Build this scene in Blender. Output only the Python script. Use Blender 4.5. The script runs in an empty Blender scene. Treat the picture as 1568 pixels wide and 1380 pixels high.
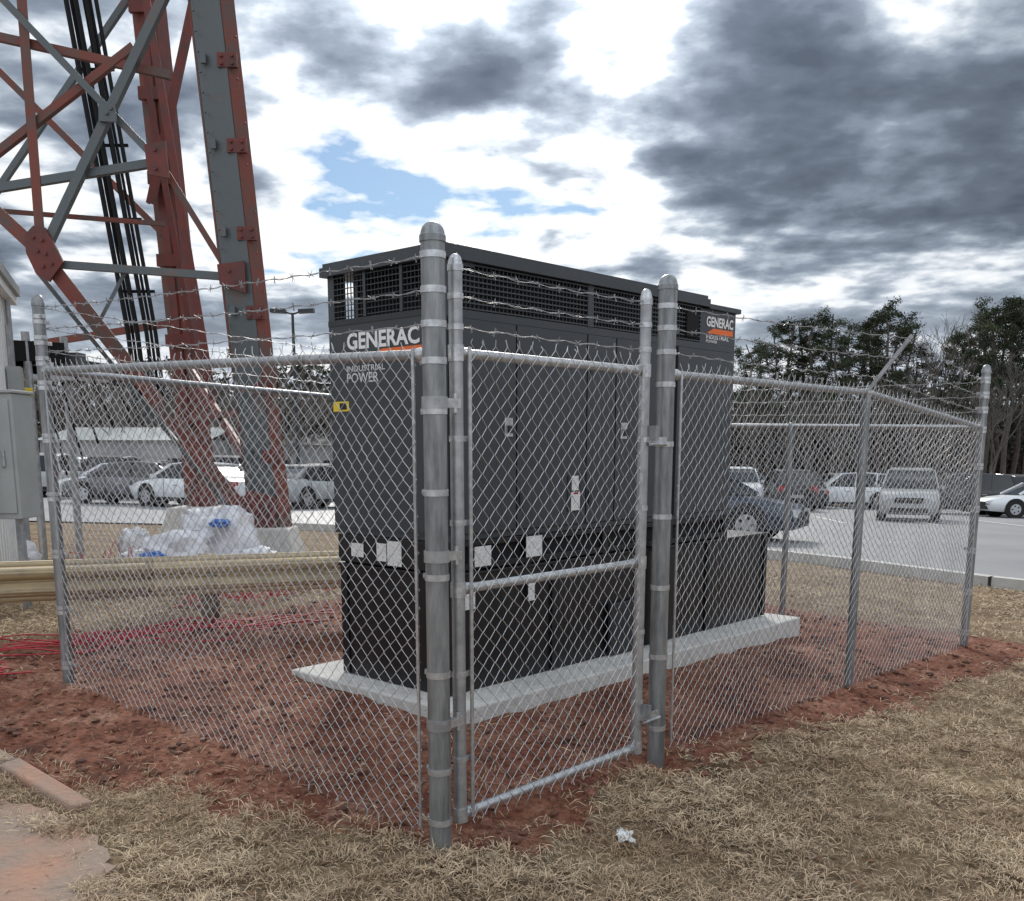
import bpy, math, random
import numpy as np
from mathutils import Vector, Matrix, noise
random.seed(7); rng=np.random.default_rng(7)
scene=bpy.context.scene
scene.view_settings.view_transform='Standard'; scene.view_settings.look='None'
scene.view_settings.exposure=0; scene.view_settings.gamma=1
COL=scene.collection
# ------------------------------------------------------------------ frames
CX,CY=-.286,3.71                      # corner fence post
S=(.6766,.7363); U=(-.7363,.6766)     # directions of the two fence runs
def E(s,u,z=0): return Vector((CX+s*S[0]+u*U[0], CY+s*S[1]+u*U[1], z))
NX,NY=-.391,5.642                     # near corner of generator
def Gn(s,u,z=0): return Vector((NX+s*S[0]+u*U[0], NY+s*S[1]+u*U[1], z))
def ground_np(x,y):
    u=(x-CX)*U[0]+(y-CY)*U[1]
    t=y+.6*x-8
    sp=np.where(t>30,t,2*np.log1p(np.exp(np.minimum(t,30)/2)))
    return .038*np.clip(u,-1,4)-np.minimum(.034*sp,2.1)
def g(x,y): return float(ground_np(np.array(float(x)),np.array(float(y))))
def gE(s,u): p=E(s,u); return g(p.x,p.y)
# ------------------------------------------------------------------ materials
def nodes(m):
    m.use_nodes=True; nt=m.node_tree; return nt,nt.nodes,nt.links
def mat(name,col,rough=.6,metal=0,col2=None,scale=5,detail=4,lo=.4,hi=.65,bump=0,bscale=40,spec=None,rand=0,stretch=None):
    m=bpy.data.materials.new(name); nt,N,L=nodes(m)
    b=N['Principled BSDF']; b.inputs['Base Color'].default_value=(*col,1)
    b.inputs['Roughness'].default_value=rough; b.inputs['Metallic'].default_value=metal
    if spec is not None: b.inputs['Specular IOR Level'].default_value=spec
    tc=N.new('ShaderNodeTexCoord'); src=tc.outputs['Object']
    if stretch:
        mp=N.new('ShaderNodeMapping'); mp.inputs['Scale'].default_value=stretch; L.new(src,mp.inputs[0]); src=mp.outputs[0]
    out=None
    if col2:
        n=N.new('ShaderNodeTexNoise'); n.inputs['Scale'].default_value=scale; n.inputs['Detail'].default_value=min(detail,5); n.inputs['Roughness'].default_value=.62
        L.new(src,n.inputs['Vector'])
        r=N.new('ShaderNodeValToRGB'); r.color_ramp.elements[0].position=lo; r.color_ramp.elements[1].position=hi
        r.color_ramp.elements[0].color=(*col,1); r.color_ramp.elements[1].color=(*col2,1)
        L.new(n.outputs[0],r.inputs[0]); out=r.outputs[0]
    if rand:
        ge=N.new('ShaderNodeNewGeometry'); h=N.new('ShaderNodeHueSaturation')
        mr=N.new('ShaderNodeMapRange'); mr.inputs[3].default_value=1-rand; mr.inputs[4].default_value=1+rand
        L.new(ge.outputs['Random Per Island'],mr.inputs[0]); L.new(mr.outputs[0],h.inputs['Value'])
        if out: L.new(out,h.inputs['Color'])
        else: h.inputs['Color'].default_value=(*col,1)
        out=h.outputs[0]
    if out: L.new(out,b.inputs['Base Color'])
    if bump:
        n2=N.new('ShaderNodeTexNoise'); n2.inputs['Scale'].default_value=bscale; n2.inputs['Detail'].default_value=3
        L.new(src,n2.inputs['Vector'])
        bp=N.new('ShaderNodeBump'); bp.inputs['Strength'].default_value=bump; bp.inputs['Distance'].default_value=.02
        L.new(n2.outputs[0],bp.inputs['Height']); L.new(bp.outputs[0],b.inputs['Normal'])
    return m
M={}
M['galv']=mat('galvanized_steel',(.30,.31,.32),.40,.7,(.46,.47,.48),14,4,.35,.65)
M['galvpost']=mat('galvanized_post',(.165,.175,.18),.40,.6,(.33,.34,.345),9,5,.35,.65,bump=.06,bscale=60,stretch=(3,3,.5))
M['galvb']=mat('bright_zinc',(.44,.45,.46),.36,.75,(.62,.63,.64),30,3)
M['wire']=mat('zinc_wire',(.62,.63,.64),.34,.55,(.46,.47,.48),3,3)
M['gen']=mat('charcoal_paint',(.032,.037,.042),.40,.0,(.042,.048,.054),2.5,4,.3,.7)
M['gen2']=mat('charcoal_trim',(.020,.023,.026),.45)
M['black']=mat('black_paint',(.005,.005,.006),.38,0,(.009,.009,.010),5,3)
M['dark']=mat('dark_void',(.005,.005,.006),.9)
M['white']=mat('white_paint',(.8,.8,.79),.5)
M['paper']=mat('paper_label',(.72,.72,.70),.6,0,(.45,.45,.45),60,2,.5,.7)
M['orange']=mat('orange_decal',(.8,.15,.02),.5)
M['yellow']=mat('yellow_decal',(.75,.55,.03),.5)
M['conc']=mat('concrete',(.44,.43,.40),.85,0,(.60,.585,.55),6,5,.3,.7,bump=.25,bscale=70)
M['concr']=mat('stained_concrete',(.27,.20,.155),.9,0,(.38,.20,.13),3,5,.42,.68,bump=.6,bscale=30)
M['red']=mat('weathered_red_paint',(.18,.044,.028),.62,0,(.10,.066,.055),3.2,5,.44,.64,bump=.1,bscale=30)
M['redd']=mat('red_gusset',(.16,.030,.022),.6,0,(.08,.034,.028),6,5,.4,.7)
M['tgrey']=mat('weathered_grey_steel',(.10,.115,.12),.5,.2,(.18,.095,.07),2.6,5,.55,.78,bump=.1,bscale=30)
M['rail']=mat('faded_yellow_rail',(.52,.41,.24),.6,.0,(.35,.28,.19),4,5,.4,.7,bump=.08,bscale=30,stretch=(1,1,3))
M['wood']=mat('weathered_timber',(.16,.12,.08),.9,0,(.22,.17,.12),8,4)
M['wall']=mat('white_metal_siding',(.74,.75,.75),.6,0,(.80,.80,.79),3,4)
M['grw']=mat('grey_metal_siding',(.26,.27,.28),.6,0,(.34,.34,.34),.3,4)
M['cab']=mat('grey_cabinet_paint',(.33,.35,.34),.5,0,(.37,.39,.38),4,4)
M['net']=mat('red_netting',(.42,.025,.04),.6)
M['bag']=mat('woven_white_bag',(.80,.80,.82),.7,0,(.6,.6,.64),8,4,bump=.6,bscale=14)
M['blue']=mat('blue_print',(.05,.16,.5),.6)
M['asph']=mat('asphalt',(.17,.173,.18),.55,0,(.24,.24,.245),.35,5,.35,.7,bump=.2,bscale=60)
M['line']=mat('road_paint',(.8,.8,.78),.7)
M['curb']=mat('curb_concrete',(.42,.41,.38),.85,0,(.54,.53,.5),3,4)
M['glass']=mat('car_glass',(.015,.018,.022),.1,0,spec=.5)
M['tyre']=mat('tyre_rubber',(.012,.012,.012),.85)
M['rim']=mat('alloy_rim',(.4,.4,.41),.35,.7)
M['lamp']=mat('headlamp',(.6,.6,.62),.15,0)
M['tail']=mat('tail_lamp',(.35,.02,.02),.3,0)
M['leaf']=mat('dead_leaf',(.17,.09,.045),.8,rand=.5)
def paint(n,c): 
    m=mat(n,c,.3,.05); m.node_tree.nodes['Principled BSDF'].inputs['Coat Weight'].default_value=.25; return m
CP={'w':paint('car_white',(.72,.73,.74)),'s':paint('car_silver',(.36,.37,.37)),'k':paint('car_black',(.012,.012,.014)),'b':paint('car_blue',(.022,.035,.06)),'g':paint('car_grey',(.10,.10,.11)),'r':paint('car_red',(.2,.03,.03))}
M['bark']=mat('pine_bark',(.075,.058,.046),.95,0,(.12,.095,.075),6,3)
M['bark2']=mat('grey_bark',(.12,.105,.09),.95,0,(.17,.155,.135),4,3)
M['needle']=mat('pine_needles',(.024,.036,.017),.9,0,(.050,.062,.025),.9,2,.35,.7,rand=.45)
M['brush']=mat('bare_brush',(.085,.07,.058),.95,0,(.05,.052,.035),.15,3,.4,.65,rand=.4)
M['under']=mat('dark_undergrowth',(.05,.043,.032),.95,0,(.026,.034,.018),.2,3,.4,.6,rand=.4)
M['straw']=mat('straw',(.52,.40,.265),.85,0,(.31,.21,.125),1.5,4,.4,.66,rand=.45)
M['clod']=mat('clay_clod',(.21,.09,.056),.95,0,(.11,.05,.034),6,3,rand=.35)
# ------------------------------------------------------------------ mesh builder
class MB:
    def __init__(s): s.v=[];s.f=[];s.m=[];s.mats=[]
    def mi(s,k):
        mm=M[k] if isinstance(k,str) else k
        if mm not in s.mats: s.mats.append(mm)
        return s.mats.index(mm)
    def add(s,vs,fs,k):
        o=len(s.v); i=s.mi(k); s.v+= [tuple(p) for p in vs]
        for f in fs: s.f.append([o+a for a in f]); s.m.append(i)
    def obox(s,c,ax,ay,az,k):     # centre and half vectors
        c=Vector(c);ax=Vector(ax);ay=Vector(ay);az=Vector(az)
        vs=[c+ax*i+ay*j+az*l for l in(-1,1) for j in(-1,1) for i in(-1,1)]
        s.add(vs,[(0,2,3,1),(4,5,7,6),(0,1,5,4),(2,6,7,3),(0,4,6,2),(1,3,7,5)],k)
    def box(s,x0,x1,y0,y1,z0,z1,k,F=None):
        if F is None: F=lambda a,b,c:Vector((a,b,c))
        vs=[F(x,y,z) for z in(z0,z1) for y in(y0,y1) for x in(x0,x1)]
        s.add(vs,[(0,2,3,1),(4,5,7,6),(0,1,5,4),(2,6,7,3),(0,4,6,2),(1,3,7,5)],k)
    def cyl(s,p0,p1,r,k,n=12,r1=None,caps=True):
        p0=Vector(p0);p1=Vector(p1);a=(p1-p0).normalized()
        x=a.orthogonal().normalized();y=a.cross(x)
        r1=r if r1 is None else r1
        vs=[];
        for p,rr in((p0,r),(p1,r1)):
            for i in range(n):
                t=2*math.pi*i/n; vs.append(p+x*math.cos(t)*rr+y*math.sin(t)*rr)
        fs=[(i,(i+1)%n,n+(i+1)%n,n+i) for i in range(n)]
        if caps: fs+=[tuple(range(n))[::-1],tuple(range(n,2*n))]
        s.add(vs,fs,k)
    def lathe(s,c,prof,k,n=16,M4=None):
        c=Vector(c);vs=[];fs=[]
        for r,z in prof:
            for i in range(n):
                t=2*math.pi*i/n; p=Vector((math.cos(t)*r,math.sin(t)*r,z)); vs.append(c+(M4@p if M4 else p))
        for j in range(len(prof)-1):
            for i in range(n): fs.append((j*n+i,j*n+(i+1)%n,(j+1)*n+(i+1)%n,(j+1)*n+i))
        s.add(vs,fs,k)
    def beam(s,p0,p1,w,t,nrm,k,off=0,offw=0):
        p0=Vector(p0);p1=Vector(p1);a=(p1-p0);L=a.length;a.normalize()
        nrm=Vector(nrm);nrm=(nrm-a*nrm.dot(a)).normalized();b=a.cross(nrm)
        s.obox((p0+p1)/2+nrm*off+b*offw,a*L/2,b*w/2,nrm*t/2,k)
    def angle(s,p0,p1,w,nrm,k,side=1,t=.014):
        s.beam(p0,p1,w,t,nrm,k)
        s.beam(p0,p1,t,w*.8,nrm,k,off=-w*.4-t*.6,offw=side*(w/2-t/2))
    def obj(s,name,parent=None,smooth=False,bevel=0):
        me=bpy.data.meshes.new(name); me.from_pydata(s.v,[],s.f)
        for m in s.mats: me.materials.append(m)
        me.polygons.foreach_set('material_index',s.m)
        if smooth: me.polygons.foreach_set('use_smooth',[True]*len(s.f))
        me.update(); o=bpy.data.objects.new(name,me); COL.objects.link(o)
        if smooth:
            md=o.modifiers.new('es','EDGE_SPLIT'); md.split_angle=math.radians(40)
        if bevel:
            b=o.modifiers.new('bev','BEVEL'); b.width=bevel; b.segments=2; b.limit_method='ANGLE'
        if parent: o.parent=parent
        return o
def empty(name,loc=(0,0,0)):
    o=bpy.data.objects.new(name,None); COL.objects.link(o); o.location=loc; return o
def segs_obj(name,P0,P1,r,m,parent=None,n=4,ext=0.0):
    P0=np.asarray(P0,float);P1=np.asarray(P1,float); a=P1-P0; L=np.linalg.norm(a,axis=1,keepdims=True); a=a/L
    P0=P0-a*ext; P1=P1+a*ext
    ref=np.where(np.abs(a[:,2:3])>.9,np.array([[1.,0,0]]),np.array([[0,0,1.]]))
    x=np.cross(a,ref); x/=np.linalg.norm(x,axis=1,keepdims=True); y=np.cross(a,x)
    r=np.broadcast_to(np.asarray(r,float).reshape(-1,1) if np.ndim(r) else np.array([[r]]),(len(a),1))
    vs=[]
    for P in(P0,P1):
        for i in range(n):
            t=2*math.pi*i/n; vs.append(P+(x*math.cos(t)+y*math.sin(t))*r)
    V=np.stack(vs,1).reshape(-1,3)
    base=(np.arange(len(a))*2*n)[:,None,None]
    q=np.array([(i,(i+1)%n,n+(i+1)%n,n+i) for i in range(n)])[None]
    F=(base+q).reshape(-1,4)
    return fast(name,V,F,m,parent,True)
def fast(name,V,F,m,parent=None,smooth=False):
    me=bpy.data.meshes.new(name); V=np.asarray(V,np.float32);F=np.asarray(F,np.int32); k=F.shape[1]
    me.vertices.add(len(V)); me.vertices.foreach_set('co',V.ravel())
    me.loops.add(F.size); me.loops.foreach_set('vertex_index',F.ravel())
    me.polygons.add(len(F)); me.polygons.foreach_set('loop_start',np.arange(len(F),dtype=np.int32)*k)
    try: me.polygons.foreach_set('loop_total',np.full(len(F),k,np.int32))
    except Exception: pass
    if smooth: me.polygons.foreach_set('use_smooth',np.ones(len(F),bool))
    me.materials.append(m); me.update(calc_edges=True); me.validate()
    o=bpy.data.objects.new(name,me); COL.objects.link(o)
    if parent: o.parent=parent
    return o
# ------------------------------------------------------------------ GROUND
def clay_mask(x,y):
    s=(x-CX)*S[0]+(y-CY)*S[1]; u=(x-CX)*U[0]+(y-CY)*U[1]
    outl=np.clip(-.05+.50*u,.0,1.9)            # clay apron in front of the left run
    ds=np.where(s<0,-s-outl,s-6.155-.55)
    du=np.where(u<0,-u-.10-.11*np.clip(s-1,0,5),u-3.41-1.5)
    d=np.maximum(ds,du)
    return d
def axis(lo,hi,step,far,n):
    a=np.arange(lo,hi+1e-6,step); k=np.geomspace(step,far,n)
    return np.concatenate([(lo-k)[::-1],a,hi+k])
xs=axis(-5.5,6.5,.055,900,46); ys=axis(2.2,12,.055,1200,46)
Xg,Yg=np.meshgrid(xs,ys); Zg=ground_np(Xg,Yg)
d=clay_mask(Xg,Yg)
near=(Xg>-7)&(Xg<8)&(Yg>1.5)&(Yg<14)
nz=np.zeros_like(Xg); nz2=np.zeros_like(Xg)
idx=np.argwhere(near)
for j,i in idx:
    x,y=float(Xg[j,i]),float(Yg[j,i])
    nz[j,i]=noise.fractal(Vector((x*1.1,y*1.1,0)),1,2,5); nz2[j,i]=noise.fractal(Vector((x*6,y*6,3)),.8,2,4)
dm=d+nz*.26+nz2*.16
clay=np.clip(.5-dm/.36,0,1)
Zg=Zg+nz*.014+nz2*(.008+.016*clay)
V=np.stack([Xg,Yg,Zg],-1).reshape(-1,3); nx,ny=len(xs),len(ys)
I=np.arange(nx*ny).reshape(ny,nx)
F=np.stack([I[:-1,:-1],I[:-1,1:],I[1:,1:],I[1:,:-1]],-1).reshape(-1,4)
mg=bpy.data.materials.new('ground_clay_and_grass'); nt,N,L=nodes(mg); b=N['Principled BSDF']; b.inputs['Roughness'].default_value=.95
b.inputs['Specular IOR Level'].default_value=.2
def ramp(src,stops):
    r=N.new('ShaderNodeValToRGB'); e=r.color_ramp.elements
    while len(e)<len(stops): e.new(.5)
    for q,(p,c) in zip(e,stops): q.position=p; q.color=(*c,1)
    L.new(src,r.inputs[0]); return r.outputs[0]
def nzn(scale,detail=5,rough=.6):
    n=N.new('ShaderNodeTexNoise'); n.inputs['Scale'].default_value=scale; n.inputs['Detail'].default_value=detail; n.inputs['Roughness'].default_value=rough
    L.new(tc.outputs['Object'],n.inputs['Vector']); return n.outputs[0]
tc=N.new('ShaderNodeTexCoord'); at=N.new('ShaderNodeAttribute'); at.attribute_name='clay'
cl1=ramp(nzn(2.4,5,.68),[(.32,(.09,.038,.027)),(.46,(.215,.080,.048)),(.56,(.27,.12,.076)),(.68,(.40,.22,.155))])
nf_=nzn(30,3)
cl2=ramp(nf_,[(.3,(.30,.28,.27)),(.6,(1,1,1))])
mx=N.new('ShaderNodeMix'); mx.data_type='RGBA'; mx.blend_type='MULTIPLY'; mx.inputs[0].default_value=.85; L.new(cl1,mx.inputs[6]); L.new(cl2,mx.inputs[7])
gr1=ramp(nzn(1.6,5,.65),[(.32,(.14,.088,.052)),(.5,(.26,.185,.115)),(.7,(.36,.275,.165))])
gr2=ramp(nf_,[(.35,(.4,.37,.33)),(.6,(1,1,1))])
mx2=N.new('ShaderNodeMix'); mx2.data_type='RGBA'; mx2.blend_type='MULTIPLY'; mx2.inputs[0].default_value=.8; L.new(gr1,mx2.inputs[6]); L.new(gr2,mx2.inputs[7])
mm=N.new('ShaderNodeMath'); mm.operation='MULTIPLY_ADD'; L.new(nzn(14,4),mm.inputs[0]); mm.inputs[1].default_value=1.0; 
ms=N.new('ShaderNodeMath'); ms.operation='SUBTRACT'; L.new(at.outputs['Fac'],ms.inputs[0]); ms.inputs[1].default_value=.5; L.new(ms.outputs[0],mm.inputs[2])
mk=ramp(mm.outputs[0],[(.36,(0,0,0)),(.60,(1,1,1))])
mx3=N.new('ShaderNodeMix'); mx3.data_type='RGBA'; L.new(mk,mx3.inputs[0]); L.new(mx2.outputs[2],mx3.inputs[6]); L.new(mx.outputs[2],mx3.inputs[7])
L.new(mx3.outputs[2],b.inputs['Base Color'])
bp=N.new('ShaderNodeBump'); bp.inputs['Strength'].default_value=.9; bp.inputs['Distance'].default_value=.035; L.new(nzn(20,5,.7),bp.inputs['Height']); L.new(bp.outputs[0],b.inputs['Normal'])
gd=fast('ground',V,F,mg,None,True)
a_=gd.data.attributes.new('clay','FLOAT','POINT'); a_.data.foreach_set('value',clay.ravel().astype(np.float32))
def clay_at(x,y):
    i=np.clip(np.searchsorted(xs,x)-1,0,nx-2); j=np.clip(np.searchsorted(ys,y)-1,0,ny-2)
    return clay[j,i]
def nz_at(x,y):
    i=np.clip(np.searchsorted(xs,x)-1,0,nx-2); j=np.clip(np.searchsorted(ys,y)-1,0,ny-2)
    return nz[j,i],nz2[j,i]
def z_at(x,y):
    i=np.clip(np.searchsorted(xs,x)-1,0,nx-2); j=np.clip(np.searchsorted(ys,y)-1,0,ny-2)
    fx=(x-xs[i])/(xs[i+1]-xs[i]); fy=(y-ys[j])/(ys[j+1]-ys[j])
    return (Zg[j,i]*(1-fx)+Zg[j,i+1]*fx)*(1-fy)+(Zg[j+1,i]*(1-fx)+Zg[j+1,i+1]*fx)*fy
def inpoly(x,y,P):
    c=np.zeros(x.shape,bool); n=len(P)
    for i in range(n):
        x0,y0=P[i];x1,y1=P[(i+1)%n]
        m=((y0>y)!=(y1>y))&(x<(x1-x0)*(y-y0)/(y1-y0+1e-12)+x0); c^=m
    return c
SLAB=[(-1.25,2.2),(-1.42,3.3),(-1.66,3.72),(-2.0,3.95),(-3.3,4.75),(-5,5.3),(-7,5.7),(-7,2.2)]
SLAB_IN=[(x-.10,y-.10) for x,y in SLAB]
PADP=[tuple(Gn(s,u).xy) for s,u in((-.25,-.33),(3.95,-.33),(3.95,1.35),(-.25,1.35))]
LOT=[(-70,24),(-6,21.5),(0,19),(3.6,16.1),(6.3,12.7),(12,8.6),(40,3),(90,3),(90,70),(-70,70)]
def blades(n,y0,y1,lmin,lmax,w,keep_clay):
    y=rng.uniform(y0,y1,n); x=rng.uniform(-1,1,n)*(.60*y+.4)
    c=clay_at(x,y); jit=rng.random(n)
    ok=(jit>c*1.15)|(rng.random(n)<keep_clay)
    ok&=~inpoly(x,y,SLAB_IN)|(rng.random(n)<.05); ok&=~inpoly(x,y,PADP); ok&=~inpoly(x,y,LOT)
    x,y=x[ok],y[ok]
    a1,a2=nz_at(x,y)
    p2=np.clip(a2*2.2,-1,1)
    ok=rng.random(len(x))<np.clip(.58+.60*a1+.35*p2,.10,1); x,y,p2=x[ok],y[ok],p2[ok]; n=len(x)
    z=z_at(x,y)
    a=rng.uniform(0,2*math.pi,n); el=np.abs(rng.normal(.0,.36,n))+.15*np.maximum(p2,0); ln=rng.uniform(lmin,lmax,n)
    dx,dy,dz=np.cos(a)*np.cos(el),np.sin(a)*np.cos(el),np.sin(el)
    B=np.stack([x,y,z+rng.uniform(0,.012,n)+.012*np.maximum(p2,0)],-1); D=np.stack([dx,dy,dz],-1)
    W=np.stack([-np.sin(a),np.cos(a),rng.uniform(-.8,.8,n)],-1)*w*rng.uniform(.6,1.3,n)[:,None]
    mid=B+D*ln[:,None]*.55+np.array([0,0,.004]); tip=B+D*ln[:,None]+W*rng.uniform(-3,3,n)[:,None]-np.array([0,0,.004])
    V=np.stack([B-W*.6,B+W*.6,mid+W,mid-W,tip],1).reshape(-1,3)
    b0=(np.arange(n)*5)[:,None]
    F1=b0+np.array([[0,1,2]]);F2=b0+np.array([[0,2,3]]);F3=b0+np.array([[3,2,4]])
    return V,np.concatenate([F1,F2,F3])
parts=[blades(105000,3.0,4.6,.02,.07,.0016,.08),blades(120000,4.4,7.5,.025,.075,.002,.04),blades(75000,7.2,13.5,.03,.09,.0035,.02)]
o=0;VV=[];FF=[]
for v,f in parts: VV.append(v);FF.append(f+o);o+=len(v)
fast('dry_grass',np.concatenate(VV),np.concatenate(FF),M['straw'])
# dead leaves
mb=MB()
for i in range(650):
    y=random.uniform(3.2,8); x=random.uniform(-.58*y,.58*y); z=float(z_at(np.array(x),np.array(y)))+.012; a=random.uniform(0,6.28); l=random.uniform(.012,.030); t1,t2=random.uniform(-.5,.5),random.uniform(-.5,.5)
    d1=Vector((math.cos(a),math.sin(a),t1)).normalized()*l; d2=Vector((-math.sin(a),math.cos(a),t2)).normalized()*l*.55; c=Vector((x,y,z))
    mb.add([c-d1,c-d2*.9,c+d1,c+d2,c+Vector((0,0,.006))],[(0,1,4),(1,2,4),(2,3,4),(3,0,4)],'leaf')
mb.obj('fallen_leaves')
# clods
mb=MB()
ico=[(0,0,1),(.89,0,.45),(.28,.85,.45),(-.72,.53,.45),(-.72,-.53,.45),(.28,-.85,.45),(.72,.53,-.45),(-.28,.85,-.45),(-.89,0,-.45),(-.28,-.85,-.45),(.72,-.53,-.45),(0,0,-1)]
icf=[(0,1,2),(0,2,3),(0,3,4),(0,4,5),(0,5,1),(1,6,2),(2,7,3),(3,8,4),(4,9,5),(5,10,1),(6,7,2),(7,8,3),(8,9,4),(9,10,5),(10,6,1),(6,11,7),(7,11,8),(8,11,9),(9,11,10),(10,11,6)]
cnt=0
while cnt<4200:
    y=random.uniform(3.3,11.5); x=random.uniform(-.6*y,.6*y)
    if float(clay_at(np.array(x),np.array(y)))<random.random(): continue
    if inpoly(np.array([x]),np.array([y]),PADP)[0]: continue
    r=random.choice([.006,.008,.01,.013,.02,.028]) * random.uniform(.6,1.3); z=float(z_at(np.array(x),np.array(y)))
    mb.add([(x+a*r*random.uniform(.6,1.4),y+b_*r*random.uniform(.6,1.4),z+r*.2+c_*r*random.uniform(.4,.9)) for a,b_,c_ in ico],icf,'clod'); cnt+=1
mb.obj('dirt_clods')
# slab + broken kerb
mb=MB()
def sheet(mb,P,h,k,base=None):
    n=len(P); top=[(x,y,g(x,y)+h) for x,y in P]; bot=[(x,y,g(x,y)-.1) for x,y in P]
    mb.add(top+bot,[tuple(range(n))]+[(i,n+i,n+(i+1)%n,(i+1)%n) for i in range(n)],k)
Pj=[]
for i in range(len(SLAB)):
    a=Vector(SLAB[i]);b_=Vector(SLAB[(i+1)%len(SLAB)]);k=max(1,int((b_-a).length/.06)) if a.x>-4 and b_.x>-4 else 1
    for j in range(k):
        p=a.lerp(b_,j/k); Pj.append((p.x+random.uniform(-.035,.035)*(k>1),p.y+random.uniform(-.035,.035)*(k>1)))
sheet(mb,Pj,.016,'concr'); mb.obj('concrete_slab')
mb=MB(); a=Vector((-3.25,5.20));b_=Vector((-1.83,3.99)); dr=(b_-a).normalized(); pn=Vector((-dr.y,dr.x)); 
t=0
for ln in(.62,.5,.76):
    p0=a+dr*t; p1=a+dr*(t+ln-.03); t+=ln
    w=.06; sk=random.uniform(-.02,.02)
    mb.add([(*(p0-pn*w),g(*p0)-.05),(*(p0+pn*w),g(*p0)-.05),(*(p1+pn*(w+sk)),g(*p1)-.05),(*(p1-pn*(w-sk)),g(*p1)-.05),
            (*(p0-pn*w*.85),g(*p0)+.04),(*(p0+pn*w*.85),g(*p0)+.05),(*(p1+pn*(w*.8+sk)),g(*p1)+.035),(*(p1-pn*(w*.8-sk)),g(*p1)+.04)],
           [(0,3,2,1),(4,5,6,7),(0,1,5,4),(1,2,6,5),(2,3,7,6),(3,0,4,7)],'concr')
mb.obj('broken_kerb',bevel=.014)
mb=MB(); vs=[];n=7
for j in range(n):
    for i in range(n): vs.append((.47+(i-3)*.011+random.uniform(-.008,.008),3.84+(j-3)*.022+random.uniform(-.01,.01),g(.46,3.84)+.02+abs(random.gauss(0,.014))))
mb.add(vs,[(j*n+i,j*n+i+1,(j+1)*n+i+1,(j+1)*n+i) for j in range(n-1) for i in range(n-1)],'paper'); mb.obj('plastic_litter')
# ------------------------------------------------------------------ PARKING LOT
def lot():
    from mathutils.geometry import delaunay_2d_cdt
    P=[]
    for i in range(len(LOT)):
        a=Vector(LOT[i]);b_=Vector(LOT[(i+1)%len(LOT)]);k=max(1,int((b_-a).length/2))
        for j in range(k): P.append(a.lerp(b_,j/k))
    ed=[(i,(i+1)%len(P)) for i in range(len(P))]
    gx,gy=np.meshgrid(np.arange(-68,90,3.),np.arange(4,70,3.)); m=inpoly(gx.ravel(),gy.ravel(),LOT)
    Q=P+[Vector((x,y)) for x,y,ok in zip(gx.ravel(),gy.ravel(),m) if ok]
    vo,eo,fo,*_=delaunay_2d_cdt(Q,ed,[],1,1e-4)
    mb=MB(); mb.add([(v.x,v.y,g(v.x,v.y)+.03) for v in vo],fo,'asph'); return mb.obj('parking_lot',smooth=False)
lot()
mb=MB()
kp=[]
E_=LOT[1:7]
for i in range(len(E_)-1):
    a=Vector(E_[i]);b_=Vector(E_[i+1]);k=max(1,int((b_-a).length/1.0))
    for j in range(k): kp.append(a.lerp(b_,j/k))
kp.append(Vector(E_[-1]))
for a,b_ in zip(kp[:-1],kp[1:]):
    dr=(b_-a).normalized(); pn=Vector((dr.y,-dr.x))*.16
    q=[a,b_,b_+pn,a+pn]
    mb.add([(p.x,p.y,g(a.x,a.y) if k in(0,3) else g(b_.x,b_.y)) for k,p in enumerate(q)]+[(p.x,p.y,(g(a.x,a.y) if k in(0,3) else g(b_.x,b_.y))+.15) for k,p in enumerate(q)],
      [(4,5,6,7),(0,1,5,4),(2,3,7,6)],'curb')
mb.obj('curb')
mb=MB()
def stripe(x0,y0,x1,y1,w=.1):
    n=max(1,int(math.hypot(x1-x0,y1-y0)/1.5)); dx,dy=x1-x0,y1-y0; l=math.hypot(dx,dy); px,py=-dy/l*w/2,dx/l*w/2
    for i in range(n):
        a=(x0+dx*i/n,y0+dy*i/n); c=(x0+dx*(i+1)/n,y0+dy*(i+1)/n)
        q=[(a[0]-px,a[1]-py),(c[0]-px,c[1]-py),(c[0]+px,c[1]+py),(a[0]+px,a[1]+py)]
        mb.add([(x,y,g(x,y)+.045) for x,y in q],[(0,1,2,3)],'line')
for i in range(14): stripe(4+i*2.75,44,5.2+i*2.75,49)
for i in range(7): stripe(10+i*2.8,29.5,10.8+i*2.8,35)
for i in range(14): stripe(-40+i*2.75,36,-39+i*2.75,41)
stripe(14,24,40,17,.12)
mb.obj('parking_markings')
# ------------------------------------------------------------------ FENCE
fence=empty('chain_link_fence',E(0,0,0))
def par(o,p):
    o.parent=p; o.matrix_parent_inverse=Matrix.Translation(-p.location); return o
posts=MB(); rails=MB(); bands=MB()
DOME=[(1.0,0),(1.10,0),(1.10,.022),(1.02,.026),(.98,.036),(.86,.050),(.64,.061),(.36,.068),(.12,.070),(0.001,.070)]
def post(s,u,r,ztop,k='galvpost'):
    p=E(s,u); z0=g(p.x,p.y)-.1
    posts.cyl((p.x,p.y,z0),(p.x,p.y,ztop-.055),r,k,20)
    bands.lathe((p.x,p.y,ztop-.070),[(a*r,b_) for i,(a,b_) in enumerate(DOME)],'galvpost',20)
def band(s,u,r,z,dirv=None,h=.012):
    p=E(s,u)
    bands.lathe((p.x,p.y,z),[(r,-h),(r+.0035,-h),(r+.0035,h),(r,h)],'galvb',20)
    if dirv:
        d3=Vector((*dirv,0)); q=Vector((p.x,p.y,z))+d3*(r+.012); n3=Vector((-d3.y,d3.x,0))
        bands.obox(q,d3*.016,n3*.006,(0,0,h*.9),'galvb')
        bands.cyl(q-n3*.014+d3*.004,q+n3*.014+d3*.004,.006,'galvb',6)
HC=2.385
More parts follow.
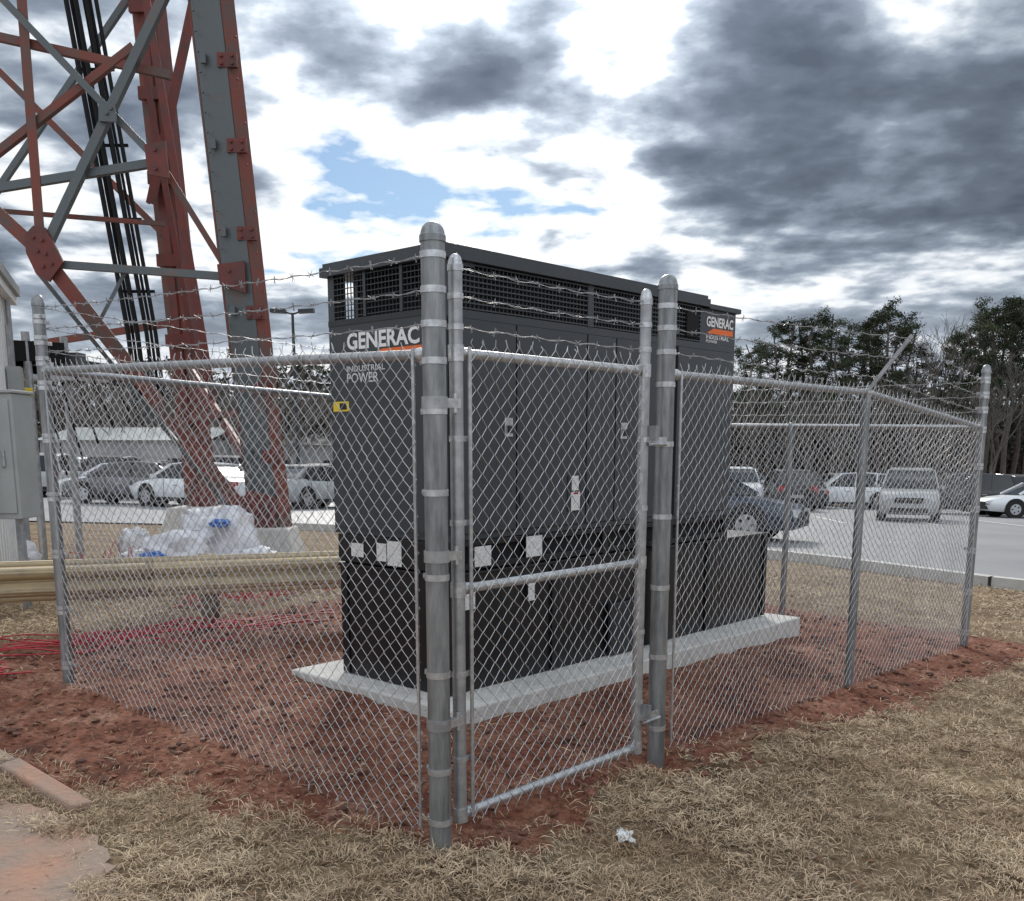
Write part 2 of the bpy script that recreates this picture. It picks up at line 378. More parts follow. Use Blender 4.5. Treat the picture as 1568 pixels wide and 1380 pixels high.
post(0,0,.044,HC); post(1.51,0,.044,2.385); post(3.83,0,.030,1.93); post(6.155,0,.034,2.24); post(0,3.41,.034,2.47); post(6.155,3.41,.034,2.26)
post(3.05,3.41,.028,1.95); post(6.155,1.7,.028,1.80)
mU=(-U[0],-U[1]);mS=(-S[0],-S[1])
for z in(.12,.33,.72,1.10,1.42,1.72,1.90,2.03,2.15,2.27): band(0,0,.044,z,U if z<1.95 else None)
for z in(.18,.55,.9,1.25,1.6,1.88,2.03,2.14,2.24): band(1.51,0,.044,z,S)
for z in(.25,.6,.95,1.3,1.65,1.96,2.1,2.22,2.34): band(0,3.41,.034,z,mU); band(0,3.41,.034,z-.03,S)
for z in(.0,.35,.7,1.05,1.4,1.70,1.86,1.98,2.1): band(6.155,0,.034,z,mS); band(6.155,0,.034,z+.03,U)
def rail(a,b_,r=.0205,k='galv'): rails.cyl(a,b_,r,k,12)
RC,RL,RP2,RP3,RR,RB=1.925,2.03,1.93,1.93,1.735,1.80
rail(E(0,.05,RC),E(0,3.37,RL)); rail(E(1.55,0,RP2),E(3.83,0,RP3)); rail(E(3.83,0,RP3),E(6.12,0,RR))
rail(E(.04,3.41,RL),E(6.12,3.41,RB)); rail(E(6.155,.04,RR),E(6.155,3.37,RB))
for (s,u,z,dv) in((0,.055,RC,U),(1.565,0,RP2,S),(0,3.36,RL,mU),(6.11,0,RR,mS)):
    p=E(s,u,z);d3=Vector((*dv,0)); bands.cyl(p-d3*.02,p+d3*.035,.027,'galvb',14)
p=E(3.83,0,RP3); bands.cyl(p-Vector((*S,0))*.04,p+Vector((*S,0))*.04,.028,'galvb',14)
outv=Vector((-U[0],-U[1],0)); arm1=E(3.83,0,1.94)+outv*.27+Vector((0,0,.33))
posts.beam(E(3.83,0,1.93),arm1,.024,.014,Vector((*S,0)),'galv')
par(posts.obj('posts',smooth=True),fence); 
def tie_r(a,b_,n):
    for i in range(1,n):
        p=Vector(a).lerp(Vector(b_),i/n); d3=(Vector(b_)-Vector(a)).normalized()
        bands.cyl(p-d3*.0035,p+d3*.0035,.0245,'galvb',10,caps=False)
tie_r(E(0,.05,RC),E(0,3.37,RL),9); tie_r(E(1.55,0,RP2),E(3.83,0,RP3),6); tie_r(E(3.83,0,RP3),E(6.12,0,RR),6)
P0=[];P1=[]
def fabric(A,Bp,zb0,zb1,zt0,zt1,off=Vector((0,0,0))):
    A=Vector(A);Bp=Vector(Bp); dv=Bp-A; Lh=dv.length; dv.normalize(); nn=Vector((-dv.y,dv.x,0))
    W=.070; H=.0705
    nw=int(Lh/(W/2)); wst=Lh/nw
    for i in range(nw):
        t=i/nw; zb=zb0+(zb1-zb0)*t; zt=zt0+(zt1-zt0)*t
        K=int(round((zt-zb)/(H/2)))
        pts=[]
        for k in range(K+1):
            c=(k+i)%2; x=(i+c)*wst; tt=x/Lh
            z=(zb0+(zb1-zb0)*tt)+((zt0+(zt1-zt0)*tt)-(zb0+(zb1-zb0)*tt))*k/K
            j=noise.noise(Vector((x*2.2,z*2.2,A.x*3)))*.014
            jx=noise.noise(Vector((x*3,z*3,A.x+7)))*.010; jz=noise.noise(Vector((x*3,z*3,A.x+17)))*.010
            p=A+dv*(x+jx+.002*random.uniform(-1,1))+nn*((.0022 if c else -.0022)+j)+off; pts.append((p.x,p.y,z+jz))
        P0.extend(pts[:-1]);P1.extend(pts[1:])
        for e,sg in((pts[0],-1),(pts[-1],1)):
            c=0 if e is pts[0] else K
            x=((c+i)%2)
            q=(e[0]+dv.x*random.uniform(-.012,.012)+nn.x*random.uniform(-.006,.006),e[1]+dv.y*random.uniform(-.012,.012),e[2]+sg*random.uniform(.012,.03))
            if x==1 or random.random()<.5: P0.append(e);P1.append(q)
def gz(s,u): return gE(s,u)
o1=Vector((*mS,0))*.026; o2=Vector((*mU,0))*.026
WR=.0017
fabric(E(0,.075),E(0,3.34),gz(0,0)+.06,gz(0,3.41)+.03,RC+.035,RL+.035,o1)
fabric(E(1.60,0),E(3.83,0),gz(1.51,0)+.07,gz(3.83,0)+.04,RP2+.035,RP3+.035,o2)
fabric(E(3.83,0),E(6.10,0),gz(3.83,0)+.04,gz(6.155,0)+.03,RP3+.035,RR+.035,o2)
fabric(E(.06,3.41),E(6.1,3.41),gz(0,3.41)+.03,gz(6.1,3.41)+.03,RL+.03,RB+.03,-o2)
fabric(E(6.155,.06),E(6.155,3.35),gz(6.155,0)+.03,gz(6.155,3.41)+.03,RR+.03,RB+.03,-o1)
par(segs_obj('chain_link_fabric',P0,P1,WR,M['wire'],None,4,.0008),fence)
bars=MB()
def tbar(s,u,z0,z1,off):
    al=abs(off.dot(Vector((*U,0))))>.01
    p=E(s,u)+off; bars.box(-.007,.007,-.003,.003,z0,z1,'galvb',lambda a,b_,c:Vector((p.x+a*(S[0] if al else U[0])+b_*(U[0] if al else S[0]),p.y+a*(S[1] if al else U[1])+b_*(U[1] if al else S[1]),c)))
tbar(0,.085,.07,1.95,o1*1.1); tbar(0,3.33,.18,2.05,o1*1.1); tbar(1.605,0,.09,1.95,o2*1.1); tbar(6.09,0,-.05,1.75,o2*1.1)
par(bars.obj('tension_bars'),fence)
BP0=[];BP1=[]
def barb(A,Bp,sag=.012):
    A=Vector(A);Bp=Vector(Bp); L_=(Bp-A).length; n=max(6,int(L_/.05)); dv=(Bp-A).normalized()
    side=dv.cross(Vector((0,0,1))).normalized(); prev=[None,None]
    for i in range(n+1):
        t=i/n; base=A.lerp(Bp,t)-Vector((0,0,sag*4*t*(1-t)))+Vector((0,0,.004*math.sin(i*1.7)))
        for q in(0,1):
            ph=i*1.3+q*math.pi; p=base+side*math.cos(ph)*.0022+Vector((0,0,math.sin(ph)*.0022))
            if prev[q] is not None: BP0.append(prev[q]);BP1.append(tuple(p))
            prev[q]=tuple(p)
    m=int(L_/.125)
    for i in range(m):
        t=(i+.4)/m; c=A.lerp(Bp,t)-Vector((0,0,sag*4*t*(1-t)))
        for _ in range(2):
            a=random.uniform(0,6.28); w=side*math.cos(a)+Vector((0,0,1))*math.sin(a)+dv*random.uniform(-.5,.5); w.normalize()
            BP0.append(tuple(c-w*.017));BP1.append(tuple(c+w*.017))
        for _ in range(2):
            BP0.append(tuple(c-dv*.008+side*.003));BP1.append(tuple(c+dv*.008-side*.003+Vector((0,0,.003))))
for k,(zc,zl) in enumerate(((2.03,2.14),(2.15,2.27),(2.27,2.39))):
    barb(E(0,.04,zc),E(0,3.38,zl),.015)
    f=(k+.6)/2.9; pa=E(3.83,0,1.94).lerp(arm1,min(1,f+.05))
    barb(E(1.55,0,(2.03,2.14,2.24)[k]),pa,.01); barb(pa,E(6.12,0,(1.86,1.98,2.1)[k]),.01)
    barb(E(.03,3.41,zl),E(6.12,3.41,(1.9,2.02,2.14)[k])); barb(E(6.155,.03,(1.86,1.98,2.1)[k]),E(6.155,3.38,(1.9,2.02,2.14)[k]))
M['bwire']=mat('aged_barbed_wire',(.34,.34,.35),.45,.6)
par(segs_obj('barbed_wire',BP0,BP1,.0014,M['bwire'],None,4,.0005),fence)
par(rails.obj('top_rails',smooth=True),fence)
# gate
gate=empty('fence_gate',E(.104,0,.1)); gm=MB(); s0,s1=.112,1.335
for s_,zt in((s0,2.295),(s1,2.305)):
    p=E(s_,0); gm.cyl((p.x,p.y,.085),(p.x,p.y,zt-.05),.0265,'galv',18)
    gm.lathe((p.x,p.y,zt-.06),[(a*.0265,b_*.8) for a,b_ in DOME],'galvb',18)
for z in(1.935,1.04,.115): 
    gm.cyl(E(s0+.03,0,z),E(s1-.03,0,z),.0195,'galvb',14)
    for s_ in(s0,s1): gm.lathe(E(s_,0,z),[(.0265,-.03),(.0305,-.03),(.0305,.03),(.0265,.03)],'galvb',18)
    for s_,q in((s0+.03,1),(s1-.03,-1)): gm.cyl(E(s_-.01*q,0,z),E(s_+.035*q,0,z),.024,'galvb',14)
for z in(.35,.7,1.3,1.62,2.03,2.14,2.24):
    for s_,q in((s0,1),(s1,-1)):
        gm.lathe(E(s_,0,z),[(.0265,-.011),(.030,-.011),(.030,.011),(.0265,.011)],'galvb',16)
        if z<2: gm.obox(E(s_+q*.036,-.012,z),Vector((*S,0))*.013,Vector((*U,0))*.005,(0,0,.01),'galvb')
for s_ in(s0+.045,s1-.045): gm.box(s_-.008,s_+.008,-.030,-.024,.1,1.96,'galvb',lambda a,b_,c:E(a,b_,c))
for z in(.52,1.18,1.75):
    gm.lathe(E(0,0,z),[(.044,-.022),(.0495,-.022),(.0495,.022),(.044,.022)],'galv',20)
    gm.obox(E(.062,-.03,z),Vector((*S,0))*.035,Vector((*U,0))*.009,(0,0,.017),'galvb'); gm.cyl(E(.075,-.03,z-.035),E(.075,-.03,z+.035),.009,'galvb',10)
for z in(.27,1.62):
    gm.obox(E(1.40,-.03,z),Vector((*S,0))*.075,Vector((*U,0))*.008,(0,0,.013),'galvb')
    gm.obox(E(1.355,-.045,z+.03),Vector((*S,0))*.012,Vector((*U,0))*.02,(0,0,.035),'galv'); gm.cyl(E(1.33,-.045,z-.02),E(1.47,-.045,z-.02),.008,'galvb',8)
par(gm.obj('frame',smooth=True),gate)
P0=[];P1=[]; fabric(E(s0+.045,0),E(s1-.04,0),.085,.10,1.975,1.985,o2)
par(segs_obj('gate_fabric',P0,P1,WR,M['wire'],None,4,.0008),gate)
BP0=[];BP1=[]
for z in(2.03,2.14,2.24): barb(E(s0+.03,0,z),E(s1-.03,0,z),.006)
par(segs_obj('gate_barbed_wire',BP0,BP1,.0014,M['bwire'],None,4,.0005),gate)
par(bands.obj('bands_and_caps',smooth=True),fence)
# ------------------------------------------------------------------ PAD + GENERATOR
mb=MB(); mb.box(-.19,3.98,-.28,1.30,-.35,.12,'conc',Gn); mb.obj('concrete_pad',bevel=.012)
gen=empty('standby_generator',Gn(0,0,.12))
t=MB(); t.box(.0,3.81,0,.98,.125,.83,'black',Gn); t.box(-.015,3.825,-.015,.995,.83,.85,'black',Gn)
for s_ in(.02,.95,1.9,2.85,3.77): t.box(s_,s_+.05,-.02,0,.13,.83,'black',Gn)
t.box(-.012,0,.02,.07,.13,.83,'black',Gn);t.box(-.012,0,.9,.95,.13,.83,'black',Gn)
t.box(.03,3.15,.03,.97,.85,1.04,'dark',Gn); t.box(-.005,3.17,.0,.05,.86,.90,'black',Gn);t.box(-.005,3.17,.0,.05,1.0,1.035,'black',Gn)
for s_ in(.0,.7,1.5,2.3,3.1): t.box(s_,s_+.06,-.004,.06,.85,1.04,'black',Gn)
t.box(-.01,.03,.04,.98,.86,1.035,'black',Gn)
t.cyl(Gn(3.35,.2,.85),Gn(3.35,.2,.95),.05,'black',14); t.cyl(Gn(3.35,.2,.95),Gn(3.35,.2,1.0),.035,'galv',14); t.cyl(Gn(3.6,.5,.85),Gn(3.6,.5,1.02),.03,'galv',12);t.cyl(Gn(3.5,.75,.85),Gn(3.5,.75,1.3),.025,'black',12)
t.box(1.55,1.95,-.05,-.02,.14,.5,'gen2',Gn)
for z in(.3,): t.cyl(Gn(2.1,-.05,.12),Gn(2.1,-.05,1.0),.025,'gen2',10)
par(t.obj('fuel_tank_base',bevel=.004),gen)
h=MB()
h.box(0,3.17,0,1.02,1.04,2.35,'gen',Gn)
h.box(.045,3.125,-.0015,.001,1.075,2.305,'dark',Gn)
for a,b_ in((.05,.60),(.614,1.285),(1.299,1.60),(1.614,2.30),(2.36,3.12)):
    h.box(a,b_,-.012,.002,1.08,2.30,'gen',Gn)
h.box(-.008,.002,.05,.97,1.08,2.06,'gen',Gn)
h.box(-.004,.002,.0,1.02,2.315,2.35,'gen2',Gn)
h.box(0,.06,0,.06,2.35,2.62,'gen',Gn);h.box(0,.05,.96,1.02,2.35,2.62,'gen',Gn)
h.box(.2,.26,.97,1.02,2.35,2.62,'gen',Gn); h.box(.05,.1,.97,1.02,2.35,2.62,'gen',Gn)
h.box(.26,2.70,.04,1.02,2.35,2.61,'dark',Gn); h.box(2.66,3.17,0,1.02,2.35,2.60,'gen',Gn); h.box(.05,.26,.0,.05,2.585,2.62,'gen',Gn)
h.box(1.3,1.36,-.006,.04,2.35,2.61,'gen',Gn)
h.box(-.035,2.74,-.035,1.055,2.61,2.665,'gen',Gn); h.box(-.02,2.725,-.02,1.04,2.665,2.69,'gen',Gn)
h.box(2.742,3.20,-.03,1.05,2.60,2.635,'gen',Gn)
par(h.obj('housing',bevel=.005),gen)
gl=MB()
def grille_long(s_a,s_b):
    n=int((s_b-s_a)/.034)
    for i in range(n+1):
        s_=s_a+(s_b-s_a)*i/n; gl.box(s_-.0035,s_+.0035,.004,.012,2.352,2.608,'gen2',Gn)
    for i in range(9):
        z=2.36+i*.03; gl.box(s_a,s_b,-.003,.004,z-.004,z+.004,'gen',Gn)
grille_long(.06,1.3);grille_long(1.36,2.66)
for i in range(29):
    u_=.06+.9*i/28; gl.box(.004,.010,u_-.002,u_+.002,2.352,2.608,'gen2',Gn)
for i in range(8):
    z=2.365+i*.033; gl.box(-.001,.004,.06,.96,z-.0025,z+.0025,'gen',Gn)
for u_ in(.33,.66): gl.box(-.006,.0,u_-.012,u_+.012,2.352,2.608,'gen',Gn)
gl.box(2.46,2.62,-.012,-.004,2.38,2.56,'dark',Gn)
par(gl.obj('louvre_grilles'),gen)
dt=MB()
def latch(s_,z):
    dt.box(s_-.035,s_+.035,-.020,-.013,z-.055,z+.055,'galvb',Gn); dt.box(s_-.012,s_+.03,-.034,-.021,z-.035,z+.01,'gen2',Gn)
latch(.53,1.70); latch(1.70,1.69)
for s_ in(.08,.64,1.33,2.27): 
    for z in(1.25,2.1): dt.box(s_-.012,s_+.012,-.022,-.013,z-.05,z+.05,'gen2',Gn)
dt.box(1.10,1.235,-.018,-.0125,1.16,1.40,'gen2',Gn); dt.box(1.135,1.205,-.0205,-.0185,1.30,1.395,'paper',Gn); dt.box(1.13,1.22,-.0205,-.0185,1.17,1.29,'paper',Gn); dt.box(1.15,1.20,-.0215,-.021,1.275,1.288,'tail',Gn)
dt.box(-.0105,-.0085,.83,.985,1.80,1.86,'yellow',Gn); dt.box(-.0115,-.0108,.85,.92,1.81,1.85,'black',Gn)
for s_,u_,w,z0,z1 in((0,.36,.13,.87,1.02),(0,.5,.09,.89,1.0),(0,.72,.12,.90,.985)): dt.box(-.016,-.013,u_,u_+w,z0,z1,'paper',Gn)
for s_,w,z0,z1 in((.22,.14,.88,1.0),(.68,.15,.90,1.03),(.70,.06,.62,.74),(.06,.16,.63,.76)): dt.box(s_,s_+w,-.030,-.027,z0,z1,'paper',Gn)
par(dt.obj('latches_and_labels'),gen)
def text(body,org,xd,w,h_,k,name,bold=.02):
    cu=bpy.data.curves.new(name,'FONT'); cu.body=body; cu.size=1; cu.offset=bold; cu.extrude=.0; cu.resolution_u=3
    o=bpy.data.objects.new(name+'_c',cu); COL.objects.link(o)
    dg=bpy.context.evaluated_depsgraph_get(); me=bpy.data.meshes.new_from_object(o.evaluated_get(dg)); bpy.data.objects.remove(o)
    xs_=[v.co.x for v in me.vertices];ys_=[v.co.y for v in me.vertices]; x0,x1,y0,y1=min(xs_),max(xs_),min(ys_),max(ys_)
    xd=Vector(xd)
    for v in me.vertices: v.co=Vector(org)+xd*((v.co.x-x0)/(x1-x0)*w)+Vector((0,0,1))*((v.co.y-y0)/(y1-y0)*h_)
    me.materials.clear(); me.materials.append(M[k]); o=bpy.data.objects.new(name,me); COL.objects.link(o); par(o,gen)
xm=Vector((-U[0],-U[1],0)); xp=Vector((*S,0))
text('GENERAC',Gn(-.003,.84,2.165),xm,.66,.100,'white','logo_lettering',.03)
text('INDUSTRIAL',Gn(-.0095,.84,2.035),xm,.36,.035,'paper','logo_subtitle',.01)
text('POWER',Gn(-.0095,.84,1.968),xm,.30,.058,'paper','logo_power',.005)
dq=MB(); dq.add([Gn(-.0095,.76,2.090),Gn(-.0095,.14,2.090),Gn(-.0095,.14,2.155),Gn(-.0095,.50,2.155)],[(0,1,2,3)],'orange')
dq.add([Gn(2.74,-.0035,2.425),Gn(3.13,-.0035,2.425),Gn(3.13,-.0035,2.465),Gn(2.84,-.0035,2.465)],[(0,1,2,3)],'orange')
par(dq.obj('logo_stripe'),gen)
text('GENERAC',Gn(2.74,-.0035,2.475),xp,.39,.075,'white','end_logo_lettering',.03)
text('INDUSTRIAL',Gn(2.74,-.0035,2.385),xp,.33,.032,'white','end_logo_subtitle',.015); text('POWER',Gn(2.74,-.0035,2.358),xp,.16,.02,'white','end_logo_power',.01)
# ------------------------------------------------------------------ GUARDRAIL
mb=MB(); a=Vector((-6.6,6.55,0)); b_=Vector((.9,8.95,0)); dv=(b_-a).normalized(); nn=Vector((dv.y,-dv.x,0))
prof=[(0,-.155),(.02,-.15),(.03,-.115),(.075,-.085),(.08,-.06),(.03,-.025),(.0,-.012),(.0,.012),(.03,.025),(.08,.06),(.075,.085),(.03,.115),(.02,.15),(0,.155)]
L_=(b_-a).length; st=[0,L_*.5,L_]
for i in range(2):
    vs=[]
    for q in(0,1):
        p=a+dv*st[i+q]+nn*(.004*i)
        for d_,z in prof: vs.append(p+nn*d_+Vector((0,0,.56+z)))
    n=len(prof); mb.add(vs,[(j,j+1,n+j+1,n+j) for j in range(n-1)],'rail')
for k in range(5):
    p=a+dv*(.55+k*1.9); z=g(p.x,p.y)
    mb.obox(p-nn*.10+Vector((0,0,.33)),dv*.07,nn*.09,(0,0,.38),'wood'); mb.cyl(p+nn*.0+Vector((0,0,.56)),p+nn*.02+Vector((0,0,.56)),.018,'galv',8)
o=mb.obj('guardrail',smooth=True); sm=o.modifiers.new('s','SOLIDIFY'); sm.thickness=.004
# ------------------------------------------------------------------ TOWER
tw=empty('lattice_tower',(-3.0,12,0)); mb=MB(); Yt=12
def T(x,z,y=Yt): return Vector((x,y,z))
A0=T(-2.90,.45);A1=T(-3.50,8.9)
nf=Vector((-.25,-.97,0)); nr=Vector((.80,-.6,0))
def leg(p0,p1,w,k1,k2,n1,n2,t=.02):
    a=(p1-p0).normalized(); b1=a.cross(n1).normalized()
    mb.beam(p0,p1,w,t,n1,k1); b1=-b1 if b1.x<0 else b1
    e=b1*w/2; nn2=n2.normalized(); b2=a.cross(nn2).normalized(); b2=b2 if b2.x>0 else -b2
    mb.beam(p0+e+b2*w*.27,p1+e+b2*w*.27,w*.54,t,nn2,k2)
    mb.beam(p0-e-Vector((0,-.12,0)),p1-e-Vector((0,-.12,0)),t,.22,n1,k2)
leg(A0+Vector((-.10,0,0)),A1+Vector((-.10,0,0)),.36,'tgrey','red',nf,nr)
for i,z in enumerate((1.45,2.25,3.12,4.0,4.95,5.85,6.75)):
    f=(z-A0.z)/(A1.z-A0.z); p=A0.lerp(A1,f)
    mb.obox(p+Vector((.08,-.03,0)),Vector((.11,0.0,0)),(0,.03,0),(0,0,.075),'redd')
    mb.obox(p+Vector((-.19,-.03,.02)),Vector((.03,0,0)),(0,.02,0),(0,0,.05),'tgrey')
    for dx in(.02,.14):
        for dz in(-.04,.04): mb.cyl(p+Vector((dx,-.06,dz)),p+Vector((dx,-.085,dz)),.018,'redd',6)
    for dz in(-.22,.22): mb.cyl(p+Vector((.2,-.10,dz)),p+Vector((.2,-.13,dz)),.014,'redd',6)
for i in range(40):
    f=i/40; p=A0.lerp(A1,f); mb.cyl(p+Vector((-.24,-.02,0)),p+Vector((-.24,-.05,0)),.012,'tgrey',6)
FR=Vector((0,-1,0))
def brace(x0,z0,x1,z1,w,k,y0=Yt,y1=None,side=1,d=0):
    mb.angle(T(x0,z0,y0+d),T(x1,z1,(y1 if y1 is not None else y0)+d),w,FR,k,side)
brace(-6.5,4.75,-5.5,3.8,.15,'red'); brace(-5.5,3.8,-3.10,.55,.17,'red'); brace(-5.62,3.62,-3.2,.45,.05,'tgrey',d=.12)
brace(-5.43,3.86,-3.70,6.85,.10,'tgrey',d=-.03); brace(-3.70,6.85,-2.9,8.4,.10,'tgrey')
brace(-5.75,6.55,-4.05,4.78,.08,'tgrey',d=.03)
brace(-5.50,6.9,-5.51,4.0,.11,'red',d=.05)
brace(-6.5,4.45,-4.08,4.81,.09,'tgrey',d=.06); brace(-5.3,3.67,-3.30,3.53,.085,'tgrey')
brace(-6.5,4.55,-4.30,6.05,.085,'red',d=.09); brace(-6.3,6.25,-3.9,5.75,.09,'red',d=.10)
brace(-6.3,4.38,-4.2,4.22,.05,'red',d=.5); brace(-4.55,3.62,-4.9,3.05,.04,'tgrey',d=.1)
brace(-4.05,4.78,-3.35,3.6,.07,'red',d=.1)
brace(-3.4,6.6,-5.6,6.7,.09,'red',d=.2)
def plate(c,pts,k='redd',th=.02,bolts=()):
    c=Vector(c);n=len(pts)
    vs=[c+Vector((x,-th,z)) for x,z in pts]+[c+Vector((x,th,z)) for x,z in pts]
    mb.add(vs,[tuple(range(n)),tuple(range(n,2*n))[::-1]]+[(i,n+i,n+(i+1)%n,(i+1)%n) for i in range(n)],k)
    for x,z in bolts: mb.cyl(c+Vector((x,-th,z)),c+Vector((x,-th-.025,z)),.02,k,6)
plate((-5.47,Yt-.06,3.80),[(-.16,.18),(-.05,.28),(.08,.26),(.20,.02),(.26,-.12),(.08,-.34),(-.06,-.26),(-.16,-.02)],bolts=[(-.06,.15),(.04,.12),(-.02,0),(.07,-.03),(.03,-.17),(.13,-.14)])
plate((-4.58,Yt-.07,5.28),[(-.09,.09),(.09,.1),(.1,-.09),(-.1,-.08)],'tgrey',.015,[(0,0),(.05,.05)])
plate((-4.07,Yt-.04,4.8),[(-.12,.16),(.12,.2),(.14,-.2),(-.1,-.16)],bolts=[(0,.1),(0,-.1)])
plate((-3.28,Yt-.08,3.53),[(-.14,.12),(.18,.16),(.18,-.2),(-.12,-.1)],bolts=[(0,.05),(.05,-.1)])
plate((-3.1,Yt-.08,.75),[(-.22,.1),(-.08,.3),(.24,.22),(.24,-.3),(-.1,-.3)],bolts=[(-.1,.1),(0,0),(.1,.1),(.1,-.12)])
def colm(x0,z0,x1,z1,y,w,k,k2=None):
    p0=T(x0,z0,y);p1=T(x1,z1,y); mb.beam(p0,p1,w,.02,Vector((-.3,-1,0)),k); mb.beam(p0,p1,.02,w*.8,Vector((-.3,-1,0)),k2 or k,off=-w*.4,offw=w/2); mb.beam(p0,p1,w*.35,.03,Vector((-.3,-1,0)),k2 or k,off=.03)
colm(-5.1,.2,-5.62,10.2,16,.38,'red','redd')
for z in(2,3.2,4.4,5.6,6.8,8): 
    f=(z-.2)/10; mb.obox(T(-5.1-.52*f,z,15.93),(.18,0,0),(0,.04,0),(0,0,.09),'redd')
brace(-4.25,9.5,-5.5,5.2,.15,'redd',15.8); brace(-5.35,6.9,-4.85,2.8,.09,'redd',15.5); brace(-4.98,7.6,-4.35,2.2,.11,'redd',14.6)
brace(-8.6,3.0,-5.2,3.5,.10,'red',16); brace(-8.6,8.0,-5.4,4.8,.10,'red',16); brace(-8.6,4.8,-5.5,8.6,.09,'tgrey',16.2); brace(-5.5,8.6,-3.2,7.5,.12,'red',16,12)
brace(-5.2,2.0,-3.1,2.0,.09,'red',16,12.1); brace(-3.0,1.0,-5.2,2.9,.09,'red',12.1,16)
for i in range(10):
    x0=-6.0+i*.045; r=random.choice([.022,.03,.036])
    if i==4: continue
    y=14.8+(i%3)*.06; xa=x0-.38+random.uniform(-.03,.03); mb.cyl((xa,y,9.4),(x0+.40,y,3.2),r,'dark',7); mb.cyl((x0+.40,y,3.2),(x0+.46,y,2.3),r,'dark',7)
for i in range(7):
    z=2.8+i*1.0; xx=-5.42-.78*(z-3.2)/6.2; mb.obox((xx,14.98,z),(.26,0,0),(0,.015,0),(0,0,.02),'dark')
par(mb.obj('steelwork'),tw)
mb=MB()
for cx,cy,w in((-2.95,12.0,.36),(-5.1,16,.5)):
    z0=g(cx,cy)-.1; zt=.60; vs=[(cx+i*w*1.15,cy+j*w*1.15,z0) for i,j in((-1,-1),(1,-1),(1,1),(-1,1))]+[(cx+i*w*.75,cy+j*w*.75,zt) for i,j in((-1,-1),(1,-1),(1,1),(-1,1))]
    mb.add(vs,[(4,5,6,7),(0,1,5,4),(1,2,6,5),(2,3,7,6),(3,0,4,7)],'conc')
par(mb.obj('concrete_piers',bevel=.02),tw)
mb=MB()
for i in range(8):
    z=2.5+.07*(i%4)+random.uniform(-.02,.02); y=12.6+.12*(i//4); mb.cyl((-7.2,y-1.5,z+.25),(-6.1,y,z),.03,'black',7); mb.cyl((-6.1,y,z),(-5.2,14.6,z-.12),.03,'black',7)
for x,y in((-6.3,12.2),(-5.75,13.0),(-5.95,12.4)):
    mb.cyl((x,y,g(x,y)),(x,y,2.95),.05,'galv',10)
mb.obox((-6.0,12.6,2.42),(.75,.5,0),(-.1,.14,0),(0,0,.03),'galv'); mb.obox((-6.1,12.5,2.72),(.4,.3,0),(-.12,.18,0),(0,0,.12),'dark'); mb.obox((-5.65,13.0,2.55),(.12,0,0),(0,.12,0),(0,0,.2),'tgrey')
for k in range(5):
    x=-5.2+.02*k; mb.cyl((-5.9+.2*k,12.7,2.45),(-5.8+.22*k,12.9,1.2+.2*k),.015,'dark',6)
mb.cyl((-6.35,11.5,2.9),(-6.35,11.5,3.7),.018,'galv',8); mb.lathe((-6.35,11.5,3.68),[(.03,0),(.05,.03),(.03,.08),(.001,.09)],'white',8)
mb.obj('cable_bridge')
sh=empty('white_shed',(-5.9,12,0)); mb=MB()
wa=Vector((-4.55,8.4));wb=Vector((-5.94,12.0)); wd=(wb-wa).normalized(); wn=Vector((-wd.y,wd.x))
def W(a,b_,z): p=wa+wd*a+wn*b_; return Vector((p.x,p.y,z))
Lw=(wb-wa).length
mb.box(0,Lw,0,5,-.1,3.30,'wall',W)
par(mb.obj('walls'),sh); mb=MB()
for i in range(18): mb.box(i*Lw/18+.02,i*Lw/18+.05,-.012,.0,0,3.28,'wall',W)
mb.box(-.12,Lw+.1,-.14,5.1,3.32,3.42,'cab',W); mb.box(-.1,Lw+.1,-.10,-.01,3.22,3.318,'white',W)
mb.cyl(W(Lw-.5,-.05,0),W(Lw-.5,-.05,3.2),.03,'galv',8); mb.cyl(W(Lw-.8,-.05,1.0),W(Lw-.8,-.05,2.9),.02,'galv',8); mb.box(Lw-.9,Lw-.6,-.16,-.02,2.1,2.45,'cab',W)
mb.cyl(W(Lw-.3,-.06,2.2),W(Lw-.3,-.22,2.2),.05,'yellow',10)
par(mb.obj('trim'),sh)
mb=MB(); mb.box(-5.2,-4.30,8.62,8.98,.95,2.03,'cab'); mb.box(-5.22,-4.285,8.60,9.0,2.032,2.06,'cab'); mb.box(-4.75,-4.33,8.605,8.62,1.0,1.98,'cab'); mb.box(-4.42,-4.39,8.59,8.604,1.4,1.55,'galv')
for x in(-5.1,-4.4): mb.box(x-.03,x+.03,8.75,8.81,-.1,.95,'galv')
mb.obj('electrical_cabinet',bevel=.008)
# ------------------------------------------------------------------ bags and netting
def lump(mb,c,rx,ry,rz,k,seed,n=30,m=20):
    vs=[];fs=[]
    for j in range(m+1):
        ph=math.pi*j/m-math.pi/2
        for i in range(n):
            th_=2*math.pi*i/n; d3=Vector((math.cos(th_)*math.cos(ph),math.sin(th_)*math.cos(ph),math.sin(ph)))
            f=1+.34*noise.fractal(d3*1.6+Vector((seed*7.1,0,0)),.8,2,3)+.22*abs(noise.noise(d3*5+Vector((seed*3.1,5,0))))
            sx=lambda v:math.copysign(abs(v)**.85,v)
            vs.append((c[0]+rx*sx(d3.x)*f,c[1]+ry*sx(d3.y)*f,c[2]+rz*sx(d3.z)*f))
    for j in range(m):
        for i in range(n): fs.append((j*n+i,j*n+(i+1)%n,(j+1)*n+(i+1)%n,(j+1)*n+i))
    mb.add(vs,fs,k)
mb=MB()
